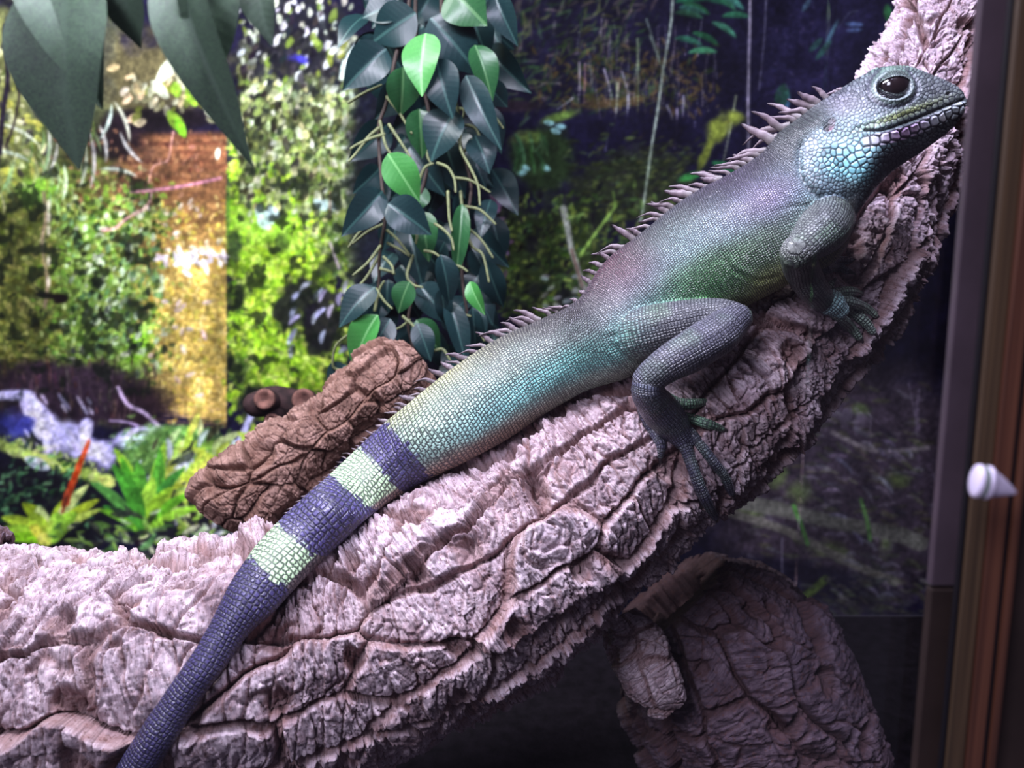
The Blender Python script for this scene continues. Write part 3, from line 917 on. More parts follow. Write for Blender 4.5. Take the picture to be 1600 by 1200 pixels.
for (a, b, d, r) in [(413, 624, .601, .0078), (474, 625, .600, .0085), (424, 657, .607, .0052)]:
    A = Acc()
    ang = np.linspace(0, 2 * math.pi, 24, endpoint=False)
    rows = []
    c0 = P(a, b, d)
    for (rr_, dz) in ((1.0, .003), (1.03, 0), (.86, -.0012), (.6, -.0002), (.42, .0006), (.22, .0016), (.02, .0018)):
        rows.append(c0 + FWD * dz + (r * rr_) * (np.cos(ang)[:, None] * RIGHT + np.sin(ang)[:, None] * UP))
    A.add(np.vstack(rows), grid_quads(len(rows), 24, True)[:, ::-1])
    link('cut_end', A.mesh('cut_end'), CUT, st_)

# ------------------------------------------------------------------ the lizard
# stations from tail to snout: back edge, belly edge (picture positions), half width, distance cap
STN = [
    (84, 1335, 110, 1355, 10, .36), (138, 1265, 182, 1298, 20, .36), (212, 1148, 258, 1182, 24, .37), (250, 1092, 294, 1125, 24, .38), (298, 1024, 342, 1056, 23, .39), (338, 955, 388, 992, 26, .40),
    (364, 903, 434, 950, 32, .41), (402, 850, 476, 904, 36, .42), (450, 799, 528, 854, 39, .43), (498, 756, 572, 812, 40, .435), (536, 722, 608, 785, 42, .44), (584, 676, 656, 757, 44, .44),
    (640, 628, 724, 724, 48, .44), (700, 580, 796, 684, 53, .44), (776, 530, 856, 644, 56, .438), (846, 498, 918, 610, 56, .435), (902, 468, 985, 588, 58, .430),
    (942, 412, 1050, 545, 66, .424), (1000, 365, 1120, 500, 74, .415), (1070, 310, 1188, 468, 78, .405), (1138, 272, 1250, 435, 76, .398), (1188, 240, 1300, 412, 66, .392), (1216, 207, 1322, 385, 55, .388), (1242, 187, 1328, 358, 50, .385),
    (1275, 163, 1332, 345, 54, .383), (1310, 141, 1345, 325, 58, .382), (1347, 118, 1372, 290, 54, .381), (1385, 105, 1400, 264, 46, .380), (1420, 107, 1432, 243, 37, .379), (1455, 118, 1463, 221, 29, .378),
    (1484, 130, 1487, 202, 21, .377), (1500, 141, 1501, 185, 13, .377), (1508, 154, 1506, 171, 5, .377)]
STN = np.array(STN, float)


def surf_d(px, py):
    """view distance of the branch surface at a picture position, or None"""
    v = ray_dir(px, py)
    L = np.linalg.norm(v)
    hit = BV.ray_cast(Vector(CAM), Vector(v / L))
    if hit[0] is None: return None
    return hit[3] / L


dst = STN[:, 5].copy()
for i, (tx, ty, bx, by, wd, cap) in enumerate(STN):
    best = cap
    wm = wd * cap / F
    for k in (-0.95, -0.7, -0.4, 0, 0.4, 0.7, 0.95):
        x = (tx + bx) / 2 + (tx - bx) / 2 * k
        y = (ty + by) / 2 + (ty - by) / 2 * k
        s = surf_d(x, y)
        if s is None: continue
        best = min(best, s - wm * math.sqrt(1 - k * k) * 0.85 - 0.0006)
    dst[i] = best
sm = dst.copy()
for i in range(1, len(dst) - 1):
    sm[i] = min(dst[i], 0.25 * dst[i - 1] + 0.5 * dst[i] + 0.25 * dst[i + 1] + 0.001)
sm[23:] = np.minimum(sm[23:], sm[22:-1])
sm[24:] = sm[24]
STN[:, 5] = sm
print('body distance', np.round(sm, 3))
NB = 620
bs, bt = catmull(STN, NB)
tops = P(bs[:, 0], bs[:, 1], bs[:, 5])
bots = P(bs[:, 2], bs[:, 3], bs[:, 5])
cen = (tops + bots) / 2
nrm = (tops - bots) / 2
hh = np.linalg.norm(nrm, axis=1)
nrm /= hh[:, None]
ww = np.maximum(bs[:, 4], 2) * bs[:, 5] / F
NA = 72
ang = np.linspace(0, 2 * math.pi, NA, endpoint=False)
ca, sa = np.cos(ang), np.sin(ang)
headf = sstep(23.5, 25.5, bt)[:, None]
torso = (1 - sstep(22, 25, bt))[:, None]
pinch = 1 - torso * 0.42 * np.clip(ca, 0, 1)[None, :] ** 1.6
# head: flatter cheeks, narrow chin, overhanging brow
wprof = pinch * (1 + headf * (0.10 * np.cos(2 * ang)[None, :] * -1))
chin = 1 - headf * 0.45 * sstep(0.35, 1.0, -ca)[None, :] * sstep(26, 29, bt)[:, None]
wprof = wprof * chin
# swollen jowl
jow = np.exp(-((bt - 25.6) / 1.3) ** 2)[:, None] * np.exp(-((ca + 0.35) / 0.45) ** 2)[None, :]
wprof = wprof + 0.22 * jow
bodyV = cen[:, None, :] + (hh[:, None] * ca[None, :])[..., None] * nrm[:, None, :] + (ww[:, None] * sa[None, :] * wprof)[..., None] * FWD
body = Acc()
body.add(bodyV.reshape(-1, 3), grid_quads(NB, NA, True))
body.add(cen[[0]], np.array([[0, 0, 0, 0]])[:0])
body.add(cen[[-1]], np.array([[0, 0, 0, 0]])[:0])
c0, c1 = NB * NA, NB * NA + 1
j = np.arange(0, NA, 2)
body.q.append(np.stack([c0 + 0 * j, j, (j + 1) % NA, (j + 2) % NA], -1))
e_ = (NB - 1) * NA
body.q.append(np.stack([c1 + 0 * j, e_ + (j + 2) % NA, e_ + (j + 1) % NA, e_ + j], -1))
dsh = float(np.interp(16.4, np.arange(len(STN)), STN[:, 5]))
dsf = float(np.interp(21.4, np.arange(len(STN)), STN[:, 5]))
limbs = []      # (name, world points, radii, kind)


def limb(kind, pts):
    w_, r_ = [], []
    for (a, b, d, r) in pts:
        if d is None:
            s = surf_d(a, b)
            d = (s if s is not None else 0.43) - r * 0.42 / F * 0.55 - 0.0004
        w_.append(P(a, b, d))
        r_.append(r * d / F)
    limbs.append((kind, np.array(w_), np.array(r_)))
    V, q = tube(w_, r_, 20, 10)
    body.add(V, q)
    return d


# hind leg: thigh forward to the knee, shank back to the heel, long foot, five toes
limb('thigh', [(955, 530, dsh - .002, 40), (1000, 520, dsh - .014, 43), (1060, 506, dsh - .021, 38), (1115, 496, dsh - .026, 31), (1150, 499, dsh - .030, 26)])
sh_ = [(1148, 500, dsh - .031, 27), (1120, 524, dsh - .037, 33), (1078, 549, dsh - .040, 33), (1040, 571, dsh - .040, 29), (1012, 594, dsh - .038, 25)]
limb('shank', sh_)
da = surf_d(1035, 640) or .40
limb('foot', [(1014, 592, dsh - .038, 25), (1012, 612, min(dsh - .036, da - .006), 26), (1030, 640, da - .0065, 30), (1052, 664, None, 26), (1068, 686, None, 19)])
TOES = [
    [(1035, 622, None, 13), (1060, 630, None, 9), (1080, 631, None, 8.5), (1100, 628, None, 6)],
    [(1058, 650, None, 13), (1080, 654, None, 9), (1104, 662, None, 8.5), (1128, 670, None, 6)],
    [(1066, 668, None, 13), (1086, 684, None, 9), (1110, 716, None, 8.5), (1132, 744, None, 8), (1143, 770, None, 6)],
    [(1062, 680, None, 14), (1074, 706, None, 10.5), (1086, 742, None, 10), (1100, 776, None, 9), (1117, 808, None, 6.5)],
    [(1004, 622, None, 13), (1008, 648, None, 10), (1020, 672, None, 9), (1033, 694, None, 8.5), (1032, 712, None, 6)]]
for t_ in TOES: limb('toe', t_)
# fore leg
dw = (surf_d(1290, 466) or .41)
limb('upper_arm', [(1290, 335, dsf - .004, 46), (1285, 355, dsf - .016, 42), (1262, 380, dsf - .024, 31), (1246, 396, dsf - .026, 26)])
limb('forearm', [(1246, 394, dsf - .026, 27), (1252, 420, (dsf - .026 + dw) / 2 - .006, 27), (1268, 448, (dsf - .026 + dw * 2) / 3 - .003, 24), (1286, 470, dw - .005, 19)])
limb('hand', [(1282, 464, dw - .005, 19), (1300, 474, dw - .005, 21), (1312, 484, dw - .004, 15)])
FING = [
    [(1290, 462, None, 11), (1294, 450, None, 8), (1300, 442, None, 5)],
    [(1300, 462, None, 11), (1314, 456, None, 8.5), (1330, 455, None, 7.5), (1344, 458, None, 5.5)],
    [(1306, 468, None, 11), (1328, 472, None, 9), (1350, 480, None, 8), (1367, 492, None, 5.5)],
    [(1308, 476, None, 11), (1326, 486, None, 9), (1348, 500, None, 8.5), (1364, 518, None, 5.5)],
    [(1300, 484, None, 11), (1312, 496, None, 9), (1328, 510, None, 8.5), (1342, 527, None, 5.5)]]
for t_ in FING: limb('finger', t_)
# far fore leg, mostly hidden behind the chest
dfar = (surf_d(1300, 415) or .42)
limb('far_arm', [(1278, 380, dsf + .008, 26), (1286, 405, dfar - .004, 18), (1292, 418, dfar - .003, 13)])
for t_ in ([(1290, 414, None, 9), (1308, 408, None, 7), (1330, 407, None, 5)], [(1290, 420, None, 9), (1308, 418, None, 7), (1326, 424, None, 5)]):
    limb('far_finger', t_)

raw = body.mesh('raw')
tmp = bpy.data.objects.new('raw', raw)
COL.objects.link(tmp)
md = tmp.modifiers.new('r', 'REMESH')
md.mode = 'VOXEL'
md.voxel_size = 0.00027
md.adaptivity = 0
dg = bpy.context.evaluated_depsgraph_get()
ev = tmp.evaluated_get(dg)
liz = bpy.data.meshes.new_from_object(ev)
bpy.data.objects.remove(tmp)
nv_ = len(liz.vertices)
V = np.empty(nv_ * 3, np.float32)
liz.vertices.foreach_get('co', V)
V = V.reshape(-1, 3).astype(np.float64)
ed = np.empty(len(liz.edges) * 2, np.int32)
liz.edges.foreach_get('vertices', ed)
ed = ed.reshape(-1, 2)
deg = np.bincount(ed.ravel(), minlength=nv_).astype(float)


def relax(V, it, lam=0.6):
    for _ in range(it):
        acc = np.zeros_like(V)
        for k in range(3):
            acc[:, k] = np.bincount(ed[:, 0], V[ed[:, 1], k], nv_) + np.bincount(ed[:, 1], V[ed[:, 0], k], nv_)
        V = V + lam * (acc / deg[:, None] - V)
    return V


V = relax(V, 12)
print('lizard verts', nv_, time.time() - T0)
liz.vertices.foreach_set('co', V.astype(np.float32).ravel())
liz.update()
N = np.empty(nv_ * 3, np.float32)
liz.vertices.foreach_get('normal', N)
N = N.reshape(-1, 3).astype(np.float64)

# where each vertex sits: body station or limb
kb = np.zeros(nv_, int)
bdist = np.full(nv_, 9e9)
for i0 in range(0, nv_, 20000):
    s = slice(i0, min(nv_, i0 + 20000))
    rel = V[s][:, None, :] - cen[None, ::2]
    along = np.abs(rel @ FWD) / np.maximum(ww[::2], 0.002)
    up_ = np.abs(np.einsum('ijk,jk->ij', rel, nrm[::2])) / np.maximum(hh[::2], 0.002)
    full = np.sqrt((rel ** 2).sum(-1))
    off = np.sqrt(np.maximum(full ** 2 - (rel @ FWD) ** 2 - np.einsum('ijk,jk->ij', rel, nrm[::2]) ** 2, 0))
    sc_ = off + 0.15 * full
    jj = np.argmin(sc_, 1)
    kb[s] = jj * 2
    ii = np.arange(len(jj))
    bdist[s] = np.sqrt(along[ii, jj] ** 2 + up_[ii, jj] ** 2 + (off[ii, jj] / 0.012) ** 2)
rel = V - cen[kb]
a_ = (rel * nrm[kb]).sum(1)
b_ = rel @ FWD
kk = np.clip(a_ / hh[kb], -1, 1)
theta = np.abs(np.arctan2(b_ / ww[kb], a_ / hh[kb]))
S_ = bt[kb]
arc_s = np.concatenate([[0], np.cumsum(np.linalg.norm(np.diff(cen, axis=0), axis=1))])
size_tab = np.interp(bt, [0, 5, 8, 11, 13, 15, 17, 20, 24], [.0016, .0020, .0029, .0026, .0018, .0015, .00115, .0011, .0011])
Uc = np.concatenate([[0], np.cumsum(np.diff(arc_s) / size_tab[1:])])
# continuous position along the spine
tanb = np.gradient(cen, axis=0)
tanb /= np.linalg.norm(tanb, axis=1)[:, None]
loc = (rel * tanb[kb]).sum(1)
U = Uc[kb] + loc / size_tab[kb]
Vv = theta * (hh[kb] + ww[kb]) / 2 / size_tab[kb]
scv = np.stack([U, Vv, np.zeros(nv_)], -1)
limbid = np.full(nv_, -1)
ldist = np.full(nv_, 9e9)
lpos = np.zeros(nv_)
for li, (kind, wp, wr) in enumerate(limbs):
    data, tt = catmull(np.hstack([wp, wr[:, None]]), (len(wp) - 1) * 12 + 1)
    lo, hi = data[:, :3].min(0) - 0.02, data[:, :3].max(0) + 0.02
    idx = np.where(((V > lo) & (V < hi)).all(1))[0]
    if not len(idx): continue
    d3 = np.linalg.norm(V[idx][:, None, :] - data[None, :, :3], axis=2)
    dn = d3 / data[None, :, 3]
    m_ = np.argmin(d3 + 0.0, 1)
    dd = dn[np.arange(len(idx)), m_]
    better = dd < ldist[idx]
    sel = idx[better]
    ldist[sel] = dd[better]
    limbid[sel] = li
    lpos[sel] = tt[m_[better]] / (len(wp) - 1)
    al = np.concatenate([[0], np.cumsum(np.linalg.norm(np.diff(data[:, :3], axis=0), axis=1))])
    tl = np.gradient(data[:, :3], axis=0); tl /= np.linalg.norm(tl, axis=1)[:, None]
    rl = V[idx] - data[m_, :3]
    uu = al[m_] + (rl * tl[m_]).sum(1)
    up2 = np.cross(tl[m_], FWD); up2 /= np.linalg.norm(up2, axis=1)[:, None]
    fw2 = np.cross(up2, tl[m_])
    an = np.abs(np.arctan2((rl * up2).sum(1), (rl * -fw2).sum(1)))
    sz = 0.0015
    newv = np.stack([uu / sz + 50 * li, an * data[m_, 3] / sz, np.full(len(idx), 1.0)], -1)
    limbmask = np.zeros(nv_, bool); limbmask[sel] = True
    lm = limbmask[idx]
    keep = lm & (dd < 1.25) & ((bdist[idx] > 1.12) | (dd < bdist[idx] * 0.93))
    scv[idx[keep]] = newv[keep]
    limbmask[:] = False
    if 'LM' not in globals(): LM = np.full(nv_, -1)
    LM[idx[keep]] = li
islimb = LM >= 0

# picture-plane position inside the head's own symmetry plane
dh = float(STN[26, 5])
q_ = V - P(1380, 200, dh)
HX = 1380 + (q_ @ RIGHT) * F / dh
HY = 200 - (q_ @ UP) * F / dh
HZ = np.abs(q_ @ FWD) * F / dh
_mg = dh / (dh - np.abs(q_ @ FWD))
HX = 800 + (HX - 800) * _mg
HY = 600 + (HY - 600) * _mg
side_s = np.sign(q_ @ FWD)
hw = np.maximum(sstep(23.2, 24.6, S_), 1 - sstep(0.8, 1.05, np.hypot((HX - 1305) / 68, (HY - 255) / 66))) * (~islimb)


def ends(par, pts):
    tot = sum(math.hypot(a[0] - b[0], a[1] - b[1]) for a, b in zip(pts[:-1], pts[1:]))
    return np.sin(np.pi * np.clip(par / tot, 0.0, 1.0)) ** 0.8


def seg_dist(x, y, pts):
    best = np.full(x.shape, 9e9)
    par = np.zeros(x.shape)
    sgn = np.zeros(x.shape)
    tot = 0
    for (x0, y0), (x1, y1) in zip(pts[:-1], pts[1:]):
        L = math.hypot(x1 - x0, y1 - y0)
        t = np.clip(((x - x0) * (x1 - x0) + (y - y0) * (y1 - y0)) / L ** 2, 0, 1)
        dx, dy = x - (x0 + t * (x1 - x0)), y - (y0 + t * (y1 - y0))
        d = np.hypot(dx, dy)
        b = d < best
        best = np.where(b, d, best)
        par = np.where(b, tot + t * L, par)
        sgn = np.where(b, np.sign(dy), sgn)
        tot += L
    return best, par, sgn


MOUTH = [(1352, 203), (1372, 204), (1392, 200), (1420, 190), (1450, 178), (1478, 166), (1506, 155)]
LIP = [(1352, 222), (1380, 217), (1410, 209), (1440, 197), (1470, 184), (1503, 168)]
# variable-size scales on the head
JX, JY = 1328, 252


def hsize(x, y):
    s = 2.7
    s += 2.7 * math.exp(-(((x - 1332) / 48) ** 2 + ((y - 244) / 26) ** 2))
    dl = min(math.hypot(x - a, y - b) for a, b in LIPD)
    if dl < 13: s = max(s, 7.5 - 0.2 * dl)
    if y > 290: s = min(s, 3.6)
    return s


LIPD = [(LIP[0][0] + (LIP[-1][0] - LIP[0][0]) * k / 40, float(np.interp(LIP[0][0] + (LIP[-1][0] - LIP[0][0]) * k / 40, [a for a, b in LIP], [b for a, b in LIP]))) for k in range(41)]
pts_ = []
rad_ = []
# labial scales first: a row of large ones along the lower lip
x = 1352.0
while x < 1502:
    y = float(np.interp(x, [a for a, b in LIP], [b for a, b in LIP]))
    pts_.append((x, y)); rad_.append(8.5 if x < 1470 else 6.0)
    x += 15.5 if x < 1450 else 11
x = 1362.0
while x < 1502:
    y = float(np.interp(x, [a for a, b in MOUTH], [b for a, b in MOUTH])) - 7
    pts_.append((x, y)); rad_.append(4.5)
    x += 9
pa = np.array(pts_); ra_ = np.array(rad_)
cand = np.stack([rng.uniform(1200, 1515, 26000), rng.uniform(95, 370, 26000)], -1)
for (x, y) in cand:
    s = hsize(x, y)
    d2 = (pa[:, 0] - x) ** 2 + (pa[:, 1] - y) ** 2
    if (d2 < ((ra_ + s) * 0.86) ** 2).any(): continue
    pa = np.vstack([pa, (x, y)]); ra_ = np.append(ra_, s)
print('head scales', len(pa), time.time() - T0)
kd = KDTree(len(pa))
for i, (x, y) in enumerate(pa): kd.insert((x, y, 0), i)
kd.balance()
hidx = np.where(hw > 0.01)[0]
e_h = np.zeros(nv_)
cid = np.zeros(nv_, int)
for i in hidx:
    r3 = kd.find_n((HX[i], HY[i], 0), 5)
    bst = sorted(((d - ra_[k] * 0.62, k) for _, k, d in r3))
    cid[i] = bst[0][1]
    e_h[i] = bst[1][0] - bst[0][0]
print('cells', time.time() - T0)
crand = rng.rand(len(pa))
csz = ra_[cid]
dome = sstep(0.0, 1.0, np.clip(e_h / (csz * 0.85), 0, 1)) * np.clip(csz / 4.0, 0.6, 2.0)
disp = hw * (dome - 0.6) * 1.3                      # in pixels
md_, mp_, ms_ = seg_dist(HX, HY, MOUTH)
flank = sstep(3, 9, HZ)
disp -= hw * 4.2 * np.exp(-(md_ / 2.0) ** 2) * flank
disp += hw * 1.6 * np.exp(-((md_ - 6) / 4.0) ** 2) * (ms_ > 0) * flank
# keel below the lower lip row
# ridge over the mouth back to the ear
kd_, _, _ = seg_dist(HX, HY, [(1335, 196), (1370, 186), (1420, 172), (1470, 156)])
disp += hw * 1.6 * np.exp(-(kd_ / 4) ** 2) * flank
# eye
EX, EY = 1395.0, 138.0
ex, ey = HX - EX, HY - EY
ca_, sa_ = math.cos(-0.06), math.sin(-0.06)
re_ = np.hypot((ex * ca_ + ey * sa_) / 27.0, (-ex * sa_ + ey * ca_) / 19.0)
re2 = np.hypot(ex / 36.0, (ey + 2) / 28.0)
disp += hw * flank * (3.4 * np.exp(-((re2 - 0.72) / 0.20) ** 2) - 4.0 * np.exp(-((re2 - 1.12) / 0.10) ** 2) * 0.6)
disp += hw * flank * (5.5 * np.exp(-(((HX - 1392) / 34) ** 2 + ((HY - 110) / 7.0) ** 2)))
disp -= hw * flank * 11 * (1 - sstep(0.80, 1.0, re_))
disp += hw * flank * 1.4 * np.exp(-((re_ - 1.12) / 0.09) ** 2)
# ear and nostril
er = np.hypot((HX - 1296) * 0.75 + (HY - 195) * 0.55, ((HY - 195) * 0.75 - (HX - 1296) * 0.55) * 0.62) / 7.5
disp -= hw * flank * 3.5 * (1 - sstep(0.7, 1.1, er))
nr = np.hypot((HX - 1482) / 4.5, (HY - 146) / 3.2)
jd_, jp_, _ = seg_dist(HX, HY, [(1262, 205), (1247, 235), (1250, 275), (1272, 305), (1300, 322), (1330, 350)])
disp -= hw * 4.5 * np.exp(-(jd_ / 5.0) ** 2) * sstep(0, 30, jp_)
jin = 1 - sstep(0.7, 1.1, np.hypot((HX - 1305) / 56, (HY - 262) / 48))
disp += hw * flank * 4.0 * jin
disp -= hw * flank * 2.5 * (1 - sstep(0.5, 1.1, nr))
V2 = V + N * (disp * dh / F)[:, None]
# skin folds on the neck and behind the arm
FOLDS = [([(1125, 400), (1150, 425), (1185, 440), (1222, 430)], 2.6, 4), ([(1205, 330), (1240, 322), (1290, 322), (1318, 350)], 2.4, 4), ([(1205, 372), (1212, 395), (1226, 412)], 2.2, 4), ([(1258, 285), (1268, 300), (1290, 312), (1326, 352)], 4.5, 5), ([(1180, 345), (1195, 385), (1222, 420)], 1.5, 5), ([(938, 528), (965, 524), (990, 515)], 2.5, 5), ([(975, 560), (960, 545), (950, 530)], 1.8, 5)]
bpx = 800 + F * ((V - CAM) @ RIGHT) / ((V - CAM) @ FWD)
bpy_ = 600 - F * ((V - CAM) @ UP) / ((V - CAM) @ FWD)
fd_all = np.zeros(nv_)
for pts, dep, wid in FOLDS:
    fd, pr_, sg = seg_dist(bpx, bpy_, pts)
    g_ = np.exp(-(fd / wid) ** 2) * dep - 0.6 * dep * np.exp(-((fd - wid * 1.8) / wid) ** 2)
    fd_all += ends(pr_, pts) * g_ * (~islimb) * (hw < 0.5)
V2 -= N * (fd_all * 0.22 / F)[:, None]
V2 = V2 + N * (0.0005 * fbm(V / 0.011, 3, 91) * (1 - hw))[:, None]

# colouring in the animal's own coordinates
TAB = [  # station, back, upper flank, lower flank, belly
    (0, (58, 54, 84), (64, 60, 92), (66, 62, 92), (84, 76, 92)),
    (6, (58, 54, 84), (66, 62, 96), (66, 62, 92), (88, 78, 84)),
    (12, (170, 176, 130), (150, 176, 150), (150, 184, 168), (148, 122, 104)),
    (13, (150, 150, 110), (136, 160, 140), (146, 192, 184), (150, 130, 112)),
    (14, (112, 112, 96), (120, 138, 124), (126, 188, 182), (150, 150, 130)),
    (15, (98, 94, 92), (104, 116, 110), (112, 176, 166), (140, 160, 140)),
    (16, (96, 84, 94), (96, 106, 106), (100, 156, 146), (130, 140, 120)),
    (17, (116, 78, 94), (96, 104, 112), (100, 148, 138), (110, 140, 110)),
    (18, (96, 92, 98), (116, 140, 142), (96, 140, 100), (120, 136, 92)),
    (19, (84, 78, 94), (112, 134, 140), (96, 124, 96), (176, 180, 112)),
    (20, (86, 72, 98), (110, 116, 140), (96, 116, 100), (176, 180, 110)),
    (21, (78, 76, 88), (98, 120, 128), (78, 84, 66), (120, 120, 80)),
    (22, (74, 84, 80), (90, 112, 112), (66, 74, 62), (92, 92, 70)),
    (24, (78, 86, 84), (84, 108, 104), (64, 76, 74), (60, 66, 70))]
sx = [r[0] for r in TAB]
rows_ = [np.stack([np.interp(S_, sx, [r[c][k] for r in TAB]) for k in range(3)], -1) for c in (1, 2, 3, 4)]
kc = kk + 0.12 * fbm(V / 0.01, 2, 33)
col = rows_[3].copy()
for ctr, lo_, rowc in ((-0.62, 0.22, rows_[2]), (0.05, 0.3, rows_[1]), (0.72, 0.25, rows_[0])):
    f_ = sstep(ctr - lo_, ctr + lo_, kc)[:, None]
    col = col * (1 - f_) + rowc * f_
mot = fbm(V / 0.006, 3, 41)[:, None]
col = col * (1 + 0.14 * mot)
# tail bands, edges follow scale rows
Sb = S_ + 0.10 * fbm(np.floor(scv) * 0.9, 1, 55) + 0.35 * (np.abs(kk) ** 2) * 0.3
DK, LT = np.array([62, 56, 100.]), np.array([206, 228, 196.])
LT2 = np.array([176, 208, 162.])


def band(a, b, c, wgt=1.0):
    global col
    m_ = (sstep(a - 0.05, a + 0.05, Sb) * (1 - sstep(b - 0.05, b + 0.05, Sb)) * (S_ < 13) * wgt)[:, None]
    col = col * (1 - m_) + c * (1 + 0.12 * mot) * m_


band(-1, 6.75, DK * 0.9)
lowk = sstep(-0.80, -0.68, kk)
band(6.75, 7.75, LT2, lowk)
band(7.75, 9.7, DK)
band(9.6, 10.65, LT2, lowk)
band(10.65, 11.45, DK)
band(6.75, 7.75, np.array([96, 84, 84.]), 1 - lowk)
# purple and green patches
for (s0, k0, rs, rk, c_, a1) in [(17.1, 0.75, 0.7, 0.4, (140, 76, 96), .6), (18.2, -0.45, 0.8, 0.35, (90, 160, 90), .7), (18.4, 0.7, 0.6, 0.3, (110, 150, 140), .5), (20.2, 0.35, 1.1, 0.3, (122, 96, 128), .55), (21.0, -0.1, 0.8, 0.35, (104, 146, 152), .5), (14.2, -0.45, 2.0, 0.25, (120, 206, 196), .45)]:
    m_ = (a1 * np.exp(-((S_ - s0) / rs) ** 2 - ((kk - k0) / rk) ** 2))[:, None]
    col = col * (1 - m_) + np.array(c_, float) * m_
# limbs
lc = np.zeros((nv_, 3)); lc[:] = (78, 76, 92)
kindof = np.array([l[0] for l in limbs] + ['none'])[LM]
for kname, c_ in (('thigh', (78, 80, 84)), ('shank', (80, 80, 92)), ('foot', (76, 76, 96)), ('toe', (70, 68, 88)), ('upper_arm', (92, 98, 94)), ('forearm', (100, 104, 100)), ('hand', (164, 206, 204)), ('finger', (136, 156, 140)), ('far_arm', (90, 96, 100)), ('far_finger', (100, 104, 120))):
    lc[kindof == kname] = c_
lc = lc * (1 + 0.2 * mot)
gm = (sstep(0.0, 0.6, fbm(V / 0.012, 2, 61)) * 0.4)[:, None]
lc = lc * (1 - gm) + np.array([92, 132, 92.]) * gm
# paler knuckle rings on toes
tr_ = (np.isin(kindof, ['toe', 'finger']) & (np.mod(lpos * 6, 1) < 0.35))
lc[tr_] = lc[tr_] * 0.7 + np.array([130, 140, 130]) * 0.3
for li in range(len(limbs)):
    if limbs[li][0] == 'toe' and li in [i for i, l in enumerate(limbs) if l[0] == 'toe'][:2]:
        lc[LM == li] = lc[LM == li] * 0.5 + np.array([90, 150, 90]) * 0.5
bl = np.where(islimb, 1.0, 0.0)
thighblend = np.isin(kindof, ['thigh', 'upper_arm'])
bl = np.where(thighblend, sstep(0.05, 0.45, lpos), bl)[:, None]
col = col * (1 - bl) + lc * bl
# head
hc = np.zeros((nv_, 3)); hc[:] = (80, 88, 88)


def hb(cx, cy, rx, ry, c_, a1, ang_=0.0):
    global hc
    dx, dy = HX - cx, HY - cy
    c2, s2 = math.cos(ang_), math.sin(ang_)
    m_ = (a1 * np.exp(-(((dx * c2 + dy * s2) / rx) ** 2 + ((-dx * s2 + dy * c2) / ry) ** 2)))[:, None]
    hc = hc * (1 - m_) + np.array(c_, float) * m_


hb(1300, 170, 50, 26, (88, 82, 94), .8, -0.5)
hb(1385, 106, 50, 10, (96, 130, 104), .7)
hb(1465, 140, 40, 20, (82, 84, 84), .7, 0.3)
hb(1345, 190, 50, 16, (100, 124, 126), .7, -0.15)
hb(1330, 235, 70, 34, (132, 180, 186), .85, 0.1)
hb(1330, 265, 60, 22, (128, 196, 204), .8, 0.1)
hb(1262, 235, 22, 50, (108, 124, 134), .7)
hb(1300, 310, 50, 26, (84, 104, 112), .8, 0.5)
hb(1410, 178, 60, 6, (138, 148, 92), .9, -0.35)
# dark chin and throat under the lip row
ld_, lp_, ls_ = seg_dist(HX, HY, LIP)
under = sstep(12, 30, ld_) * (ls_ > 0) * sstep(1345, 1400, HX)
hc = hc * (1 - under[:, None]) + np.array([66, 66, 72.]) * under[:, None]
lab = (1 - sstep(8, 11, np.abs(ld_))) * sstep(1345, 1355, HX)
pink = np.exp(-((HX - 1412) / 34) ** 2)[:, None]
lcol = np.array([196, 206, 206.]) * (1 - pink) + np.array([214, 178, 214.]) * pink
hc = hc * (1 - lab[:, None]) + lcol * lab[:, None]
cr_ = crand[cid][:, None]
hc = hc * (0.82 + 0.34 * cr_) + 20 * (cr_ - 0.4) * np.clip(csz / 5, 0, 1)[:, None]
skin = (1 - sstep(0.12, 0.62, e_h / np.maximum(csz, 1)))[:, None]
hc = hc * 1.12 * (1 - 0.8 * skin) + np.array([34, 36, 46.]) * 0.8 * skin
lips = (np.exp(-(md_ / 2.0) ** 2) * flank)[:, None]
hc = hc * (1 - 0.7 * lips) + np.array([44, 44, 46.]) * 0.7 * lips
rim = (np.exp(-((re_ - 1.08) / 0.09) ** 2))[:, None]
hc = hc * (1 - 0.75 * rim) + np.array([150, 164, 158.]) * 0.75 * rim
lid = ((re2 < 0.95) & (re_ > 1.15))[:, None]
hc = np.where(lid, hc * 0.6 + np.array([100, 124, 108.]) * 0.4, hc)
ring = (np.exp(-((re2 - 1.08) / 0.08) ** 2))[:, None]
hc = hc * (1 - 0.6 * ring) + np.array([56, 56, 68.]) * 0.6 * ring
hole = (1 - sstep(0.78, 0.98, re_))[:, None]
hc = hc * (1 - hole) + np.array([24, 20, 24.]) * hole
earm = (1 - sstep(0.7, 1.1, er))[:, None]
hc = hc * (1 - earm) + (np.array([134, 104, 116.]) * (ex > -101)[:, None] + np.array([40, 34, 40.]) * (ex <= -101)[:, None]) * earm
nm = (1 - sstep(0.5, 1.1, nr))[:, None]
hc = hc * (1 - nm) + np.array([30, 28, 30.]) * nm
col = col * (1 - hw[:, None]) + hc * hw[:, None]
liz.vertices.foreach_set('co', V2.astype(np.float32).ravel())
liz.polygons.foreach_set('use_smooth', np.ones(len(liz.polygons), bool))
liz.update()
grey_ = col.mean(1, keepdims=True)
sat_ = 0.92 + 0.08 * hw[:, None]
bk_ = 1 - 0.38 * (sstep(0.2, 0.85, kk) * sstep(13, 15, S_) * (1 - hw) * (~islimb))[:, None]
col = (grey_ + (col - grey_) * sat_) * (1.16 - 0.16 * hw[:, None]) * bk_
